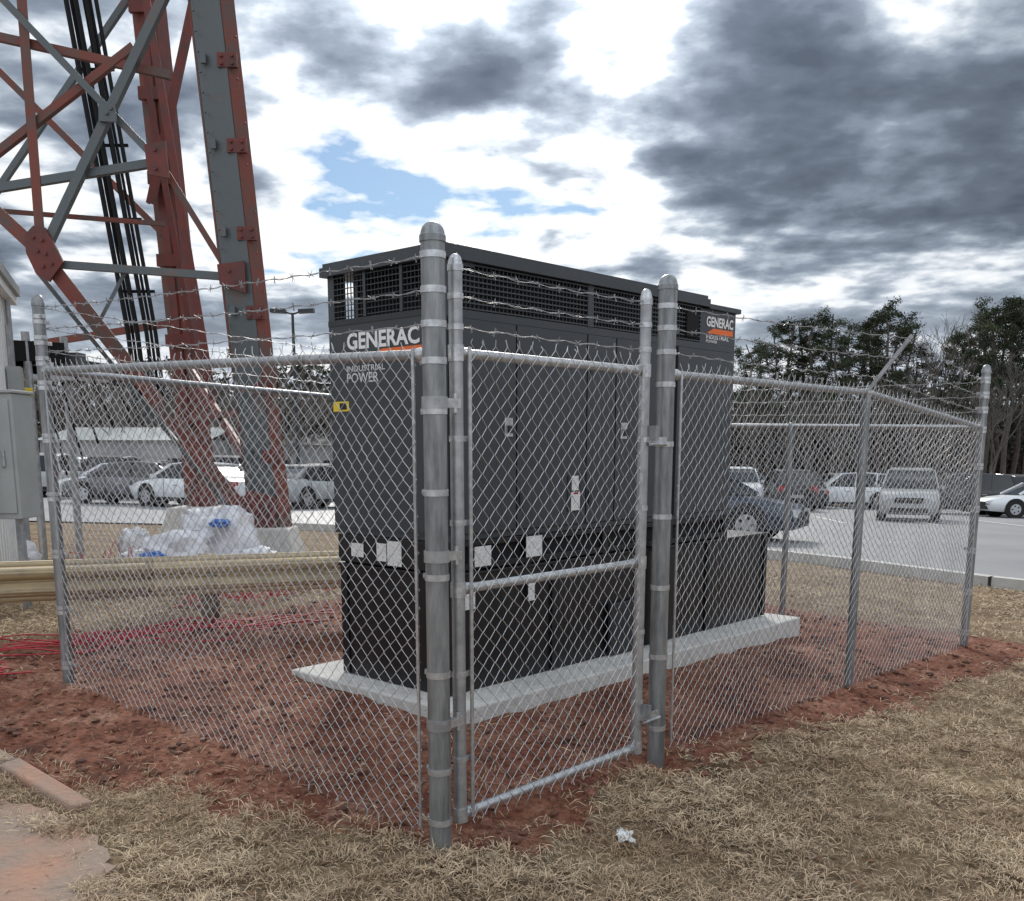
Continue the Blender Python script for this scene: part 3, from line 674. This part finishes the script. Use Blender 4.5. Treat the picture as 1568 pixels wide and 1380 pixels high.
for k,(x,y,z,a_s,b_s,c_s) in enumerate(((-3.55,10.6,.38,.36,.28,.28),(-3.15,10.9,.50,.28,.27,.36),(-3.95,10.5,.28,.30,.27,.19),(-2.85,10.7,.27,.25,.22,.20),(-3.4,10.9,.72,.22,.22,.17),(-4.4,11.4,.45,.16,.16,.18),(-5.6,11.0,.3,.22,.22,.22),(-3.3,10.3,.20,.28,.2,.16))): lump(mb,(x,y,z),a_s,b_s,c_s,'bag',k)
lump(mb,(-3.78,10.28,.43),.12,.06,.05,'blue',21); lump(mb,(-3.15,10.58,.76),.10,.07,.04,'blue',22)
mb.obj('sandbag_pile',smooth=True)
P0=[];P1=[]
def tangle(x0,y0,x1,y1,n,amp,zt):
    for k in range(n):
        sd=random.uniform(0,99); pv=None
        for i in range(26):
            t_=i/25; x=x0+(x1-x0)*t_+amp*noise.noise(Vector((t_*4,sd,0))); y=y0+(y1-y0)*t_+amp*noise.noise(Vector((t_*4,sd,9)))
            z=g(x,y)+.02+abs(noise.noise(Vector((t_*5,sd,5))))*zt+ (k%3)*.01
            if pv: P0.append(pv);P1.append((x,y,z))
            pv=(x,y,z)
tangle(-3.6,6.7,-1.75,8.0,9,.6,.14); tangle(-3.9,5.9,-3.2,6.1,8,.35,.10); tangle(-4.2,9.0,-4.0,10.5,6,.3,.8); tangle(-2.9,8.7,-2.0,9.8,8,.5,.5)
segs_obj('barrier_netting',P0,P1,.0048,M['net'],None,4,.002)
# ------------------------------------------------------------------ street lamp, warehouse
mb=MB(); lx,ly=-9.7,45.; zg=g(lx,ly); mb.cyl((lx,ly,zg),(lx,ly,7.3),.10,'gen2',10,.06); mb.cyl((lx,ly,zg),(lx,ly,zg+.7),.28,'conc',12)
for q in(-1,1):
    mb.cyl((lx,ly,7.25),(lx+q*.35,ly,7.35),.04,'gen2',8); mb.obox((lx+q*.62,ly,7.38),(.34,0,.02*q),(0,.2,0),(0,0,.08),'gen2')
mb.obj('street_lamp')
def warehouse(x0,x1,y,h_,nm,kw,kr):
    e=empty(nm,(x0,y,0)); mb=MB(); zg=g((x0+x1)/2,y)-.3; mb.box(x0,x1,y,y+14,zg,h_,kw)
    mb.add([(x0-.4,y-.4,h_),(x1+.4,y-.4,h_),(x1+.4,y+7,h_+1.1),(x0-.4,y+7,h_+1.1),(x0-.4,y+14.4,h_),(x1+.4,y+14.4,h_)],[(0,1,2,3),(3,2,5,4)],kr)
    n=int((x1-x0)/4)
    for i in range(n):
        a=x0+(i+.3)*(x1-x0)/n; mb.box(a,a+1.6,y-.05,y-.01,zg+1.2,zg+2.4,'glass')
    par(mb.obj('shell'),e)
warehouse(-37,-24,78,1.9,'warehouse','grw','cab'); warehouse(-23,-14,90,1.5,'warehouse','grw','gen2')
# ------------------------------------------------------------------ CARS
def car(kind,x,y,head,col,nm='parked_car'):
    P=CP[col]; mb=MB()
    if kind=='sedan': Lc,Wc,H,belt,hood,deck=4.7,1.82,1.45,.93,.88,.98; cab=[(-1.85,.97),(-1.15,1.40),(-.25,1.45),(.45,1.38),(1.25,.93)]
    elif kind=='suv': Lc,Wc,H,belt,hood,deck=4.8,1.93,1.78,1.08,1.05,1.10; cab=[(-2.3,1.08),(-2.05,1.68),(-.6,1.78),(.35,1.70),(1.10,1.08)]
    else: Lc,Wc,H,belt,hood,deck=5.6,2.0,1.88,1.18,1.15,1.15; cab=[(-.95,1.18),(-.75,1.80),(-.1,1.88),(.55,1.80),(1.15,1.18)]
    h2=Lc/2; w=Wc/2; r=.33 if kind=='sedan' else .38; wx=Lc*.295
    st=[(-h2,.45,belt-.22,.80),(-h2+.06,.28,belt-.06,.90),(-h2+.35,.24,deck,.97),(-wx-r-.05,.22,deck,1),(-wx,.22,deck,1),(-wx+r+.05,.2,belt,1),(0,.2,belt,1),(wx-r-.05,.2,belt,1),(wx,.22,hood-.02,1),(wx+r+.08,.22,hood-.07,.97),(h2-.12,.25,hood-.16,.88),(h2,.40,hood-.30,.76)]
    vs=[];n=10
    for xx,zb,zt,wf in st:
        ww=w*wf; m_=(zb+zt)/2
        half=[(ww*.86,zb),(ww*.98,zb+.12),(ww,m_+.05),(ww*.965,zt-.10),(ww*.88,zt)]
        for a,z in half: vs.append((xx,a,z))
        for a,z in half[::-1]: vs.append((xx,-a,z))
    fs=[]
    for i in range(len(st)-1):
        for j in range(n): fs.append((i*n+j,i*n+(j+1)%n,(i+1)*n+(j+1)%n,(i+1)*n+j))
    fs+=[tuple(range(n)),tuple(range((len(st)-1)*n,len(st)*n))[::-1]]
    mb.add(vs,fs,P)
    def cw(z): return w*.90-(z-belt)*(.33 if kind=='sedan' else .24)
    vs=[(xx,sg*cw(z),z-(.02 if z>belt+.1 else .03)) for sg in(1,-1) for xx,z in cab]; k=len(cab)
    mb.add(vs,[tuple(range(k)),tuple(range(k,2*k))[::-1]]+[(i,k+i,k+i+1,i+1) for i in range(k-1)],'glass')
    rf=[p for p in cab if p[1]>belt+.2]; q=len(rf)
    vs=[];
    for xx,z in rf: vs+=[(xx,cw(z)+.012,z-.05),(xx,cw(z)*.93,z+.015),(xx,-cw(z)*.93,z+.015),(xx,-cw(z)-.012,z-.05)]
    mb.add(vs,[(i*4+j,i*4+j+1,i*4+j+5,i*4+j+4) for i in range(q-1) for j in range(3)]+[(0,1,2,3),(q*4-4,q*4-1,q*4-2,q*4-3)],P)
    for sg in(1,-1):
        for (a,b2) in((cab[0],cab[1]),(cab[4],cab[3])):
            mb.beam((a[0],sg*(cw(a[1])+.005),a[1]-.02),(b2[0],sg*(cw(b2[1])+.005),b2[1]-.02),.09,.05,(0,sg,0),P)
        for xx in((-.35,.0) if kind=='pickup' else (-.3,-1.25) ):
            zt=max(z for _,z in cab)-.06; mb.beam((xx,sg*(cw(belt)+.004),belt-.02),(xx-.05,sg*(cw(zt)+.004),zt),.07,.03,(0,sg,0),P if kind=='suv' else 'tyre')
        for xw in(wx,-wx):
            mb.cyl((xw,sg*(w-.10),r+.03),(xw,sg*(w+.003),r+.03),r+.07,'tyre',22)
            mb.cyl((xw,sg*(w-.22),r),(xw,sg*(w+.012),r),r,'tyre',22); mb.cyl((xw,sg*(w-.02),r),(xw,sg*(w+.018),r),r*.64,'rim',18)
            for a in range(5):
                t_=a*2*math.pi/5; mb.obox((xw+math.cos(t_)*r*.4,sg*(w+.019),r+math.sin(t_)*r*.4),(math.cos(t_)*r*.1,0,math.sin(t_)*r*.1),(0,.003,0),(-math.sin(t_)*r*.08,0,math.cos(t_)*r*.08),'tyre')
        mb.obox((h2-.10,sg*w*.66,hood-.30),(.09,0,0),(0,.16,0),(0,0,.075),'lamp'); mb.obox((-h2+.06,sg*w*.72,belt-.16),(.05,0,0),(0,.13,0),(0,0,.09 if kind=='sedan' else .14),'tail')
        mb.obox((.95,sg*(w+.06),belt+.06),(.06,0,0),(0,.07,0),(0,0,.06),P)
        mb.obox((0,sg*(w*.985),.27),(wx-r-.1,0,0),(0,.02,0),(0,0,.06),'tyre')
        for xx in(.05,-.95): mb.obox((xx,sg*(w*.99),belt-.22),(.09,0,0),(0,.02,0),(0,0,.015),'rim')
        for xx in(.55,-.4,-1.2): mb.obox((xx,sg*(w+.001),.62),(.006,0,0),(0,.004,0),(0,0,.26),'tyre')
    mb.obox((h2-.02,0,hood-.36),(.03,0,0),(0,w*.45,0),(0,0,.09),'tyre'); mb.obox((h2-.01,0,.38),(.03,0,0),(0,w*.6,0),(0,0,.07),'tyre')
    mb.obox((-h2-.0,0,.62),(.015,0,0),(0,.26,0),(0,0,.07),'rim'); mb.obox((-h2+.02,0,.36),(.04,0,0),(0,w*.7,0),(0,0,.06),'tyre')
    if kind=='pickup':
        mb.obox((-1.85,0,belt+.002),(.82,0,0),(0,w*.80,0),(0,0,.004),'tyre')
    o=mb.obj(nm,smooth=True)
    z=g(x,y)+.03; e=.5; nrm=Vector((-(g(x+e,y)-g(x-e,y))/(2*e),-(g(x,y+e)-g(x,y-e))/(2*e),1)).normalized()
    f=Vector((math.cos(head),math.sin(head),0)); f=(f-nrm*f.dot(nrm)).normalized(); l=nrm.cross(f)
    R=Matrix((f,l,nrm)).transposed().to_4x4(); o.matrix_world=Matrix.Translation((x,y,z))@R
    return o
D=math.radians
car('suv',13.7,34,D(-112),'s'); car('suv',16.6,49,D(168),'w'); car('sedan',21.2,39.5,D(178),'w')
car('sedan',3.7,20.6,D(-25),'b'); car('pickup',10.4,46,D(-95),'w'); car('suv',12.4,44.5,D(85),'k'); car('sedan',14.2,49,D(90),'k')
car('suv',19.3,43,D(170),'k'); car('sedan',20.6,52,D(90),'k'); car('suv',24.5,53,D(80),'s'); car('sedan',27.5,53,D(85),'w'); car('suv',9.2,52,D(80),'k')
car('sedan',11.9,53,D(85),'w'); car('suv',22.8,46,D(95),'g'); car('suv',14.6,61,D(85),'k'); car('sedan',18.2,61,D(85),'s'); car('suv',21.6,61,D(85),'w'); car('sedan',25.0,61,D(85),'k'); car('suv',17.8,54,D(88),'g')
for x,y,k,c,h_ in((-15.6,39.5,'sedan','w',175),(-11.2,38.8,'suv','k',95),(-8.3,36,'sedan','w',120),(-19.5,42,'suv','s',100),(-13,50,'suv','w',85),(-16.2,51,'sedan','k',85),(-19.4,52,'sedan','r',90),(-9.8,50,'sedan','w',90),(-6.8,34,'sedan','s',60),(-5.2,43,'suv','w',95),(-23,53,'suv','w',90),(-10.2,32,'sedan','w',150),(-7.6,52,'suv','k',90),(-2.5,47,'sedan','w',95),(-14.5,60,'suv','w',90),(-18,60,'sedan','s',90),(-11.5,60,'suv','k',90),(-8,60,'sedan','w',90),(-17.8,45,'suv','k',95),(-14.2,44.5,'sedan','s',90),(-21.5,60,'suv','k',90),(-25,61,'suv','g',90),(-28.5,60,'sedan','w',90),(-13.0,34,'sedan','g',170),(-26,54,'sedan','k',90)):
    car(k,x,y,D(h_),c)
# ------------------------------------------------------------------ TREES
def tube_mb(mb,pts,rs,k,n=6):
    for a,b_,r0,r1 in zip(pts[:-1],pts[1:],rs[:-1],rs[1:]): mb.cyl(a,b_,r0,k,n,r1,caps=False)
def pine(seed,H=12.4):
    R=random.Random(seed); mb=MB(); pts=[Vector((0,0,-.3))];
    for i in range(1,9): pts.append(Vector((R.uniform(-.12,.12)*i*.5,R.uniform(-.12,.12)*i*.5,H*i/8)))
    rs=[.17*(1-i/9)+.03 for i in range(9)]; tube_mb(mb,pts,rs,'bark',7)
    leafV=[];c0=R.uniform(.40,.56)
    nb=R.randint(18,25)
    for b in range(nb):
        f=c0+(1-c0)*(b/nb)**.9; z=H*f; i=min(7,int(f*8)); base=pts[i].lerp(pts[i+1],f*8-i) if i<8 else pts[8]
        a=R.uniform(0,6.28); env=math.sin(min(1,(1-f)/(1-c0)*1.15+.18)*math.pi*.62); ln=(.4+1.45*env)*R.uniform(.5,1.25)
        d3=Vector((math.cos(a),math.sin(a),R.uniform(.05,.5))); tip=base+d3*ln; mid=base+d3*ln*.5+Vector((0,0,-.1))
        tube_mb(mb,[base,mid,tip],[.045,.03,.012],'bark',4)
        for c in range(R.randint(2,3)):
            cc=base.lerp(tip,R.uniform(.45,1.05))+Vector((R.gauss(0,.18),R.gauss(0,.18),R.gauss(.05,.13))); rr=R.uniform(.22,.50)
            for l in range(int(85*rr/.4)):
                v=Vector((R.gauss(0,1),R.gauss(0,1),R.gauss(0,.6)))*rr*.58; p=cc+v; q=Vector((R.gauss(0,1),R.gauss(0,1),R.gauss(.3,1))).normalized()*R.uniform(.07,.15); w_=q.orthogonal().normalized()*R.uniform(.022,.045)
                leafV.append((p-q,p+w_,p+q,p-w_))
    for q in leafV: mb.add(q,[(0,1,2,3)],'needle')
    for b in range(8):
        f=R.uniform(.2,c0); a=R.uniform(0,6.28); base=Vector((0,0,H*f)); tube_mb(mb,[base,base+Vector((math.cos(a)*.8,math.sin(a)*.8,.2))],[.03,.01],'bark',4)
    o=mb.obj('pine_tree'); COL.objects.unlink(o); return o.data
def bare(seed,H=12):
    R=random.Random(seed); A0=[];A1=[];RR=[]
    def br(p,d3,ln,r,dep):
        q=p+d3*ln; A0.append(tuple(p));A1.append(tuple(q));RR.append(r)
        if dep==0: return
        for k in range(R.choice([2,3,3]) if dep>1 else 3):
            nd=(d3+Vector((R.gauss(0,.42),R.gauss(0,.42),R.gauss(.12,.2)))).normalized(); br(q if k<2 else p.lerp(q,R.uniform(.4,.9)),nd,ln*R.uniform(.62,.85),max(.012,r*.62),dep-1)
    br(Vector((0,0,-.3)),Vector((0,0,1)),H*.30,.16,6)
    o=segs_obj('bare_tree',A0,A1,np.array(RR),M['bark2'],None,3,.01); COL.objects.unlink(o); return o.data
PM=[pine(s) for s in(1,2,3,4,5)]; BM=[bare(s) for s in(11,12,13)]
def put(me,nm,x,y,sc,rot=None,sz=None):
    o=bpy.data.objects.new(nm,me); COL.objects.link(o); o.location=(x,y,g(x,y)-.1); o.rotation_euler=(0,0,random.uniform(0,6.28) if rot is None else rot); o.scale=(sc,sc,sc*(sz or 1)); return o
R=random.Random(5)
pines=[(1140,70,.84),(1160,74,.86),(1178,71,.90),(1205,72,.98),(1222,75,1.0),(1240,70,1.0),(1258,74,1.04),(1274,69,.92),(1290,71,.94),(1312,74,.98),(1330,72,1.02),(1346,70,1.04),(1366,75,1.02),(1385,73,.94),(1448,73,.90),(1474,70,.92),(1492,71,.99),(1508,68,1.03),(1524,72,1.06),(1540,67,1.04),(1556,72,1.12),(1572,68,1.08),(1600,70,1.1),(1640,72,1.05),(1690,70,1.0),(1115,72,.82),(1060,74,.8),(1090,73,.82)]
for i,(px,y,sc) in enumerate(pines):
    az=(px-784)/1500; x=az*y*.985; put(PM[(i*2)%5],'pine_tree',x,y,sc)
for i,(px,y,sc) in enumerate([(1395,72,1.0),(1415,74,1.05),(1436,70,.92),(1160,66,.6),(1190,66,.55),(1330,66,.6),(1480,64,.6),(1410,66,.7),(1290,66,.65),(1240,66,.6),(1520,64,.7)]):
    put(BM[i%3],'bare_tree',(px-784)/1500*y*.985,y,sc)
for i in range(16):
    px=-10+i*40+R.uniform(-12,12); y=R.uniform(82,92); put(BM[i%3],'bare_tree',(px-784)/1500*y*.985,y,R.uniform(.6,.85))
def mass(n,x0,x1,y0,y1,h0,h1,size,rg,e=(1.1,1.5)):
    x=rg.uniform(x0,x1,n); y=rg.uniform(y0,y1,n); hh=h0+(h1-h0)*(.5+.5*np.sin(x*.33)*np.sin(x*.127+1)+.25*np.sin(x*.9)); z=ground_np(x,y)+np.abs(rg.beta(*e,n))*hh
    P=np.stack([x,y,z],-1); a=rg.normal(size=(n,3)); a/=np.linalg.norm(a,axis=1,keepdims=True); b_=np.cross(a,rg.normal(size=(n,3))); b_/=np.linalg.norm(b_,axis=1,keepdims=True)
    sA=size*rg.uniform(.4,1.3,n)[:,None]; 
    V=np.stack([P-a*sA,P+b_*sA*.3,P+a*sA,P-b_*sA*.3],1).reshape(-1,3); F=(np.arange(n)*4)[:,None]+np.array([[0,1,2,3]]); return V,F
r2=np.random.default_rng(3); V1,F1=mass(44000,-90,8,94,112,9,13,.55,r2)
V3,F3=mass(18000,-110,110,120,150,9,12,1.0,r2)
fast('distant_tree_line',np.concatenate([V1,V3]),np.concatenate([F1,F3+len(V1)]),M['brush'])
V2,F2=mass(46000,6,85,74,88,6.0,8.5,.40,r2,(1.0,1.5))
fast('undergrowth',V2,F2,M['under'])
P0=[];P1=[]
for i in range(240):
    x=r2.uniform(10,85); y=r2.uniform(74,95); z=g(x,y); P0.append((x,y,z));P1.append((x+r2.normal()*.3,y,z+r2.uniform(6,10)))
for i in range(200):
    x=r2.uniform(-80,5); y=r2.uniform(90,105); z=g(x,y); P0.append((x,y,z));P1.append((x+r2.normal()*.3,y,z+r2.uniform(5,10)))
segs_obj('distant_trunks',P0,P1,.09,M['bark2'],None,5)
# ------------------------------------------------------------------ WORLD
w=bpy.data.worlds.new('World'); scene.world=w; w.use_nodes=True; nt=w.node_tree; N=nt.nodes; L=nt.links
for n in list(N): N.remove(n)
SUN_AZ,SUN_EL=-1.0,30.0
def inp(sock,v):
    if isinstance(v,(int,float)): sock.default_value=v
    else: L.new(v,sock)
def MA(op,a,b_=0,c=None):
    n=N.new('ShaderNodeMath'); n.operation=op; inp(n.inputs[0],a); inp(n.inputs[1],b_)
    if c is not None: inp(n.inputs[2],c)
    return n.outputs[0]
tc=N.new('ShaderNodeTexCoord'); sx=N.new('ShaderNodeSeparateXYZ'); L.new(tc.outputs['Generated'],sx.inputs[0]); dx,dy,dz=sx.outputs
az=MA('MULTIPLY',MA('ARCTAN2',dx,dy),57.2958); el=MA('MULTIPLY',MA('ARCSINE',dz),57.2958)
dzc=MA('ADD',MA('MAXIMUM',dz,0),.16); cv=N.new('ShaderNodeCombineXYZ'); L.new(MA('DIVIDE',dx,dzc),cv.inputs[0]); L.new(MA('DIVIDE',dy,dzc),cv.inputs[1]); cv.inputs[2].default_value=3.3
def noi(scale,detail,rough,dist=0,off=(0,0,0)):
    mp=N.new('ShaderNodeMapping'); mp.inputs['Location'].default_value=off; L.new(cv.outputs[0],mp.inputs[0])
    n=N.new('ShaderNodeTexNoise'); n.inputs['Scale'].default_value=scale; n.inputs['Detail'].default_value=detail; n.inputs['Roughness'].default_value=rough; n.inputs['Distortion'].default_value=dist; L.new(mp.outputs[0],n.inputs['Vector']); return n.outputs[0]
n1=noi(2.2,6,.50,.25,(1.7,.4,0)); n2=noi(6.5,5,.52)
T_=MA('ADD',MA('MULTIPLY',MA('SUBTRACT',n1,.5),1.6),MA('MULTIPLY',MA('SUBTRACT',n2,.5),.85)); T_=MA('ADD',T_,.485)
for a0,e0,sa,se,wt in [(-7,18.7,7,2.5,.28),(17,16.5,11,4.2,.34),(24,13,6,3,.14),(9,14.6,5,1.4,.12),(-.5,22,6,1.6,-.40),(5.5,18.5,2.0,3.2,-.34),(-8.0,14.2,4.0,2.0,-.52),(-12.5,17,3.0,2.3,-.24),(-13.5,12.6,2.5,1.3,.16),(-9,10.3,6,1.2,-.2),(2,12.4,7,1.4,-.22),(18,10.6,10,1.0,-.18),(10,8.6,12,1.1,-.18),(-24,17,6,8,.02)]:
    q=MA('ADD',MA('POWER',MA('ABSOLUTE',MA('DIVIDE',MA('SUBTRACT',az,a0),sa)),2),MA('POWER',MA('ABSOLUTE',MA('DIVIDE',MA('SUBTRACT',el,e0),se)),2))
    T_=MA('MULTIPLY_ADD',MA('EXPONENT',MA('MULTIPLY',q,-.5)),wt,T_)
def ramp(src,stops):
    r=N.new('ShaderNodeValToRGB'); e=r.color_ramp.elements
    while len(e)<len(stops): e.new(.5)
    for q,(p,c) in zip(e,stops): q.position=p; q.color=(*c,1)
    L.new(src,r.inputs[0]); return r.outputs[0]
ccol=ramp(T_,[(.24,(1,.985,.955)),(.37,(.80,.84,.88)),(.48,(.43,.485,.56)),(.60,(.235,.28,.345)),(.78,(.13,.158,.205)),(1,(.085,.105,.14))])
cov=ramp(T_,[(-.0,(0,0,0)),(.19,(1,1,1))])
sq=MA('ADD',MA('POWER',MA('ABSOLUTE',MA('DIVIDE',MA('SUBTRACT',az,SUN_AZ),14)),2),MA('POWER',MA('ABSOLUTE',MA('DIVIDE',MA('SUBTRACT',el,SUN_EL),11)),2)); glow=MA('EXPONENT',MA('MULTIPLY',sq,-.5))
back=MA('MULTIPLY',MA('MAXIMUM',MA('MULTIPLY',dy,-1),0),1.0)
up=MA('MULTIPLY',MA('MAXIMUM',MA('SUBTRACT',dz,.42),0),2.2)
st=MA('ADD',MA('ADD',MA('ADD',1.07,MA('MULTIPLY',glow,1.1)),back),up)
hz=N.new('ShaderNodeMapRange'); hz.inputs[1].default_value=0; hz.inputs[2].default_value=9; hz.inputs[3].default_value=.7; hz.inputs[4].default_value=0; L.new(el,hz.inputs[0])
mh=N.new('ShaderNodeMix'); mh.data_type='RGBA'; L.new(hz.outputs[0],mh.inputs[0]); L.new(ccol,mh.inputs[6]); mh.inputs[7].default_value=(.58,.64,.72,1)
bg1=N.new('ShaderNodeBackground'); L.new(mh.outputs[2],bg1.inputs[0]); L.new(st,bg1.inputs[1])
sky=N.new('ShaderNodeTexSky'); sky.sky_type='NISHITA'; sky.sun_disc=False; sky.sun_elevation=math.radians(SUN_EL); sky.sun_rotation=math.radians(SUN_AZ); sky.air_density=1; sky.dust_density=.3; sky.ozone_density=3
tn=N.new('ShaderNodeMix'); tn.data_type='RGBA'; tn.blend_type='MULTIPLY'; tn.inputs[0].default_value=1; L.new(sky.outputs[0],tn.inputs[6]); tn.inputs[7].default_value=(.78,.92,1.0,1)
bg2=N.new('ShaderNodeBackground'); L.new(tn.outputs[2],bg2.inputs[0]); bg2.inputs[1].default_value=.085
mxs=N.new('ShaderNodeMixShader'); L.new(MA('MAXIMUM',cov,hz.outputs[0]),mxs.inputs[0]); L.new(bg2.outputs[0],mxs.inputs[1]); L.new(bg1.outputs[0],mxs.inputs[2])
wo=N.new('ShaderNodeOutputWorld'); L.new(mxs.outputs[0],wo.inputs[0])
sl=bpy.data.lights.new('sun','SUN'); sl.energy=2.9; sl.angle=math.radians(10); sl.color=(1,.94,.86)
so=bpy.data.objects.new('sun',sl); COL.objects.link(so); sd=Vector((math.sin(D(SUN_AZ))*math.cos(D(SUN_EL)),math.cos(D(SUN_AZ))*math.cos(D(SUN_EL)),math.sin(D(SUN_EL))))
so.rotation_euler=sd.to_track_quat('Z','Y').to_euler()
# ------------------------------------------------------------------ CAMERA
cam=bpy.data.cameras.new('camera'); co=bpy.data.objects.new('camera',cam); COL.objects.link(co); scene.camera=co
cam.sensor_width=36; cam.lens=1500/1568*36; cam.shift_y=260/1568; cam.clip_end=5000; cam.clip_start=.05
co.location=(0,0,1.6); co.rotation_euler=(D(90-10.2),0,0)
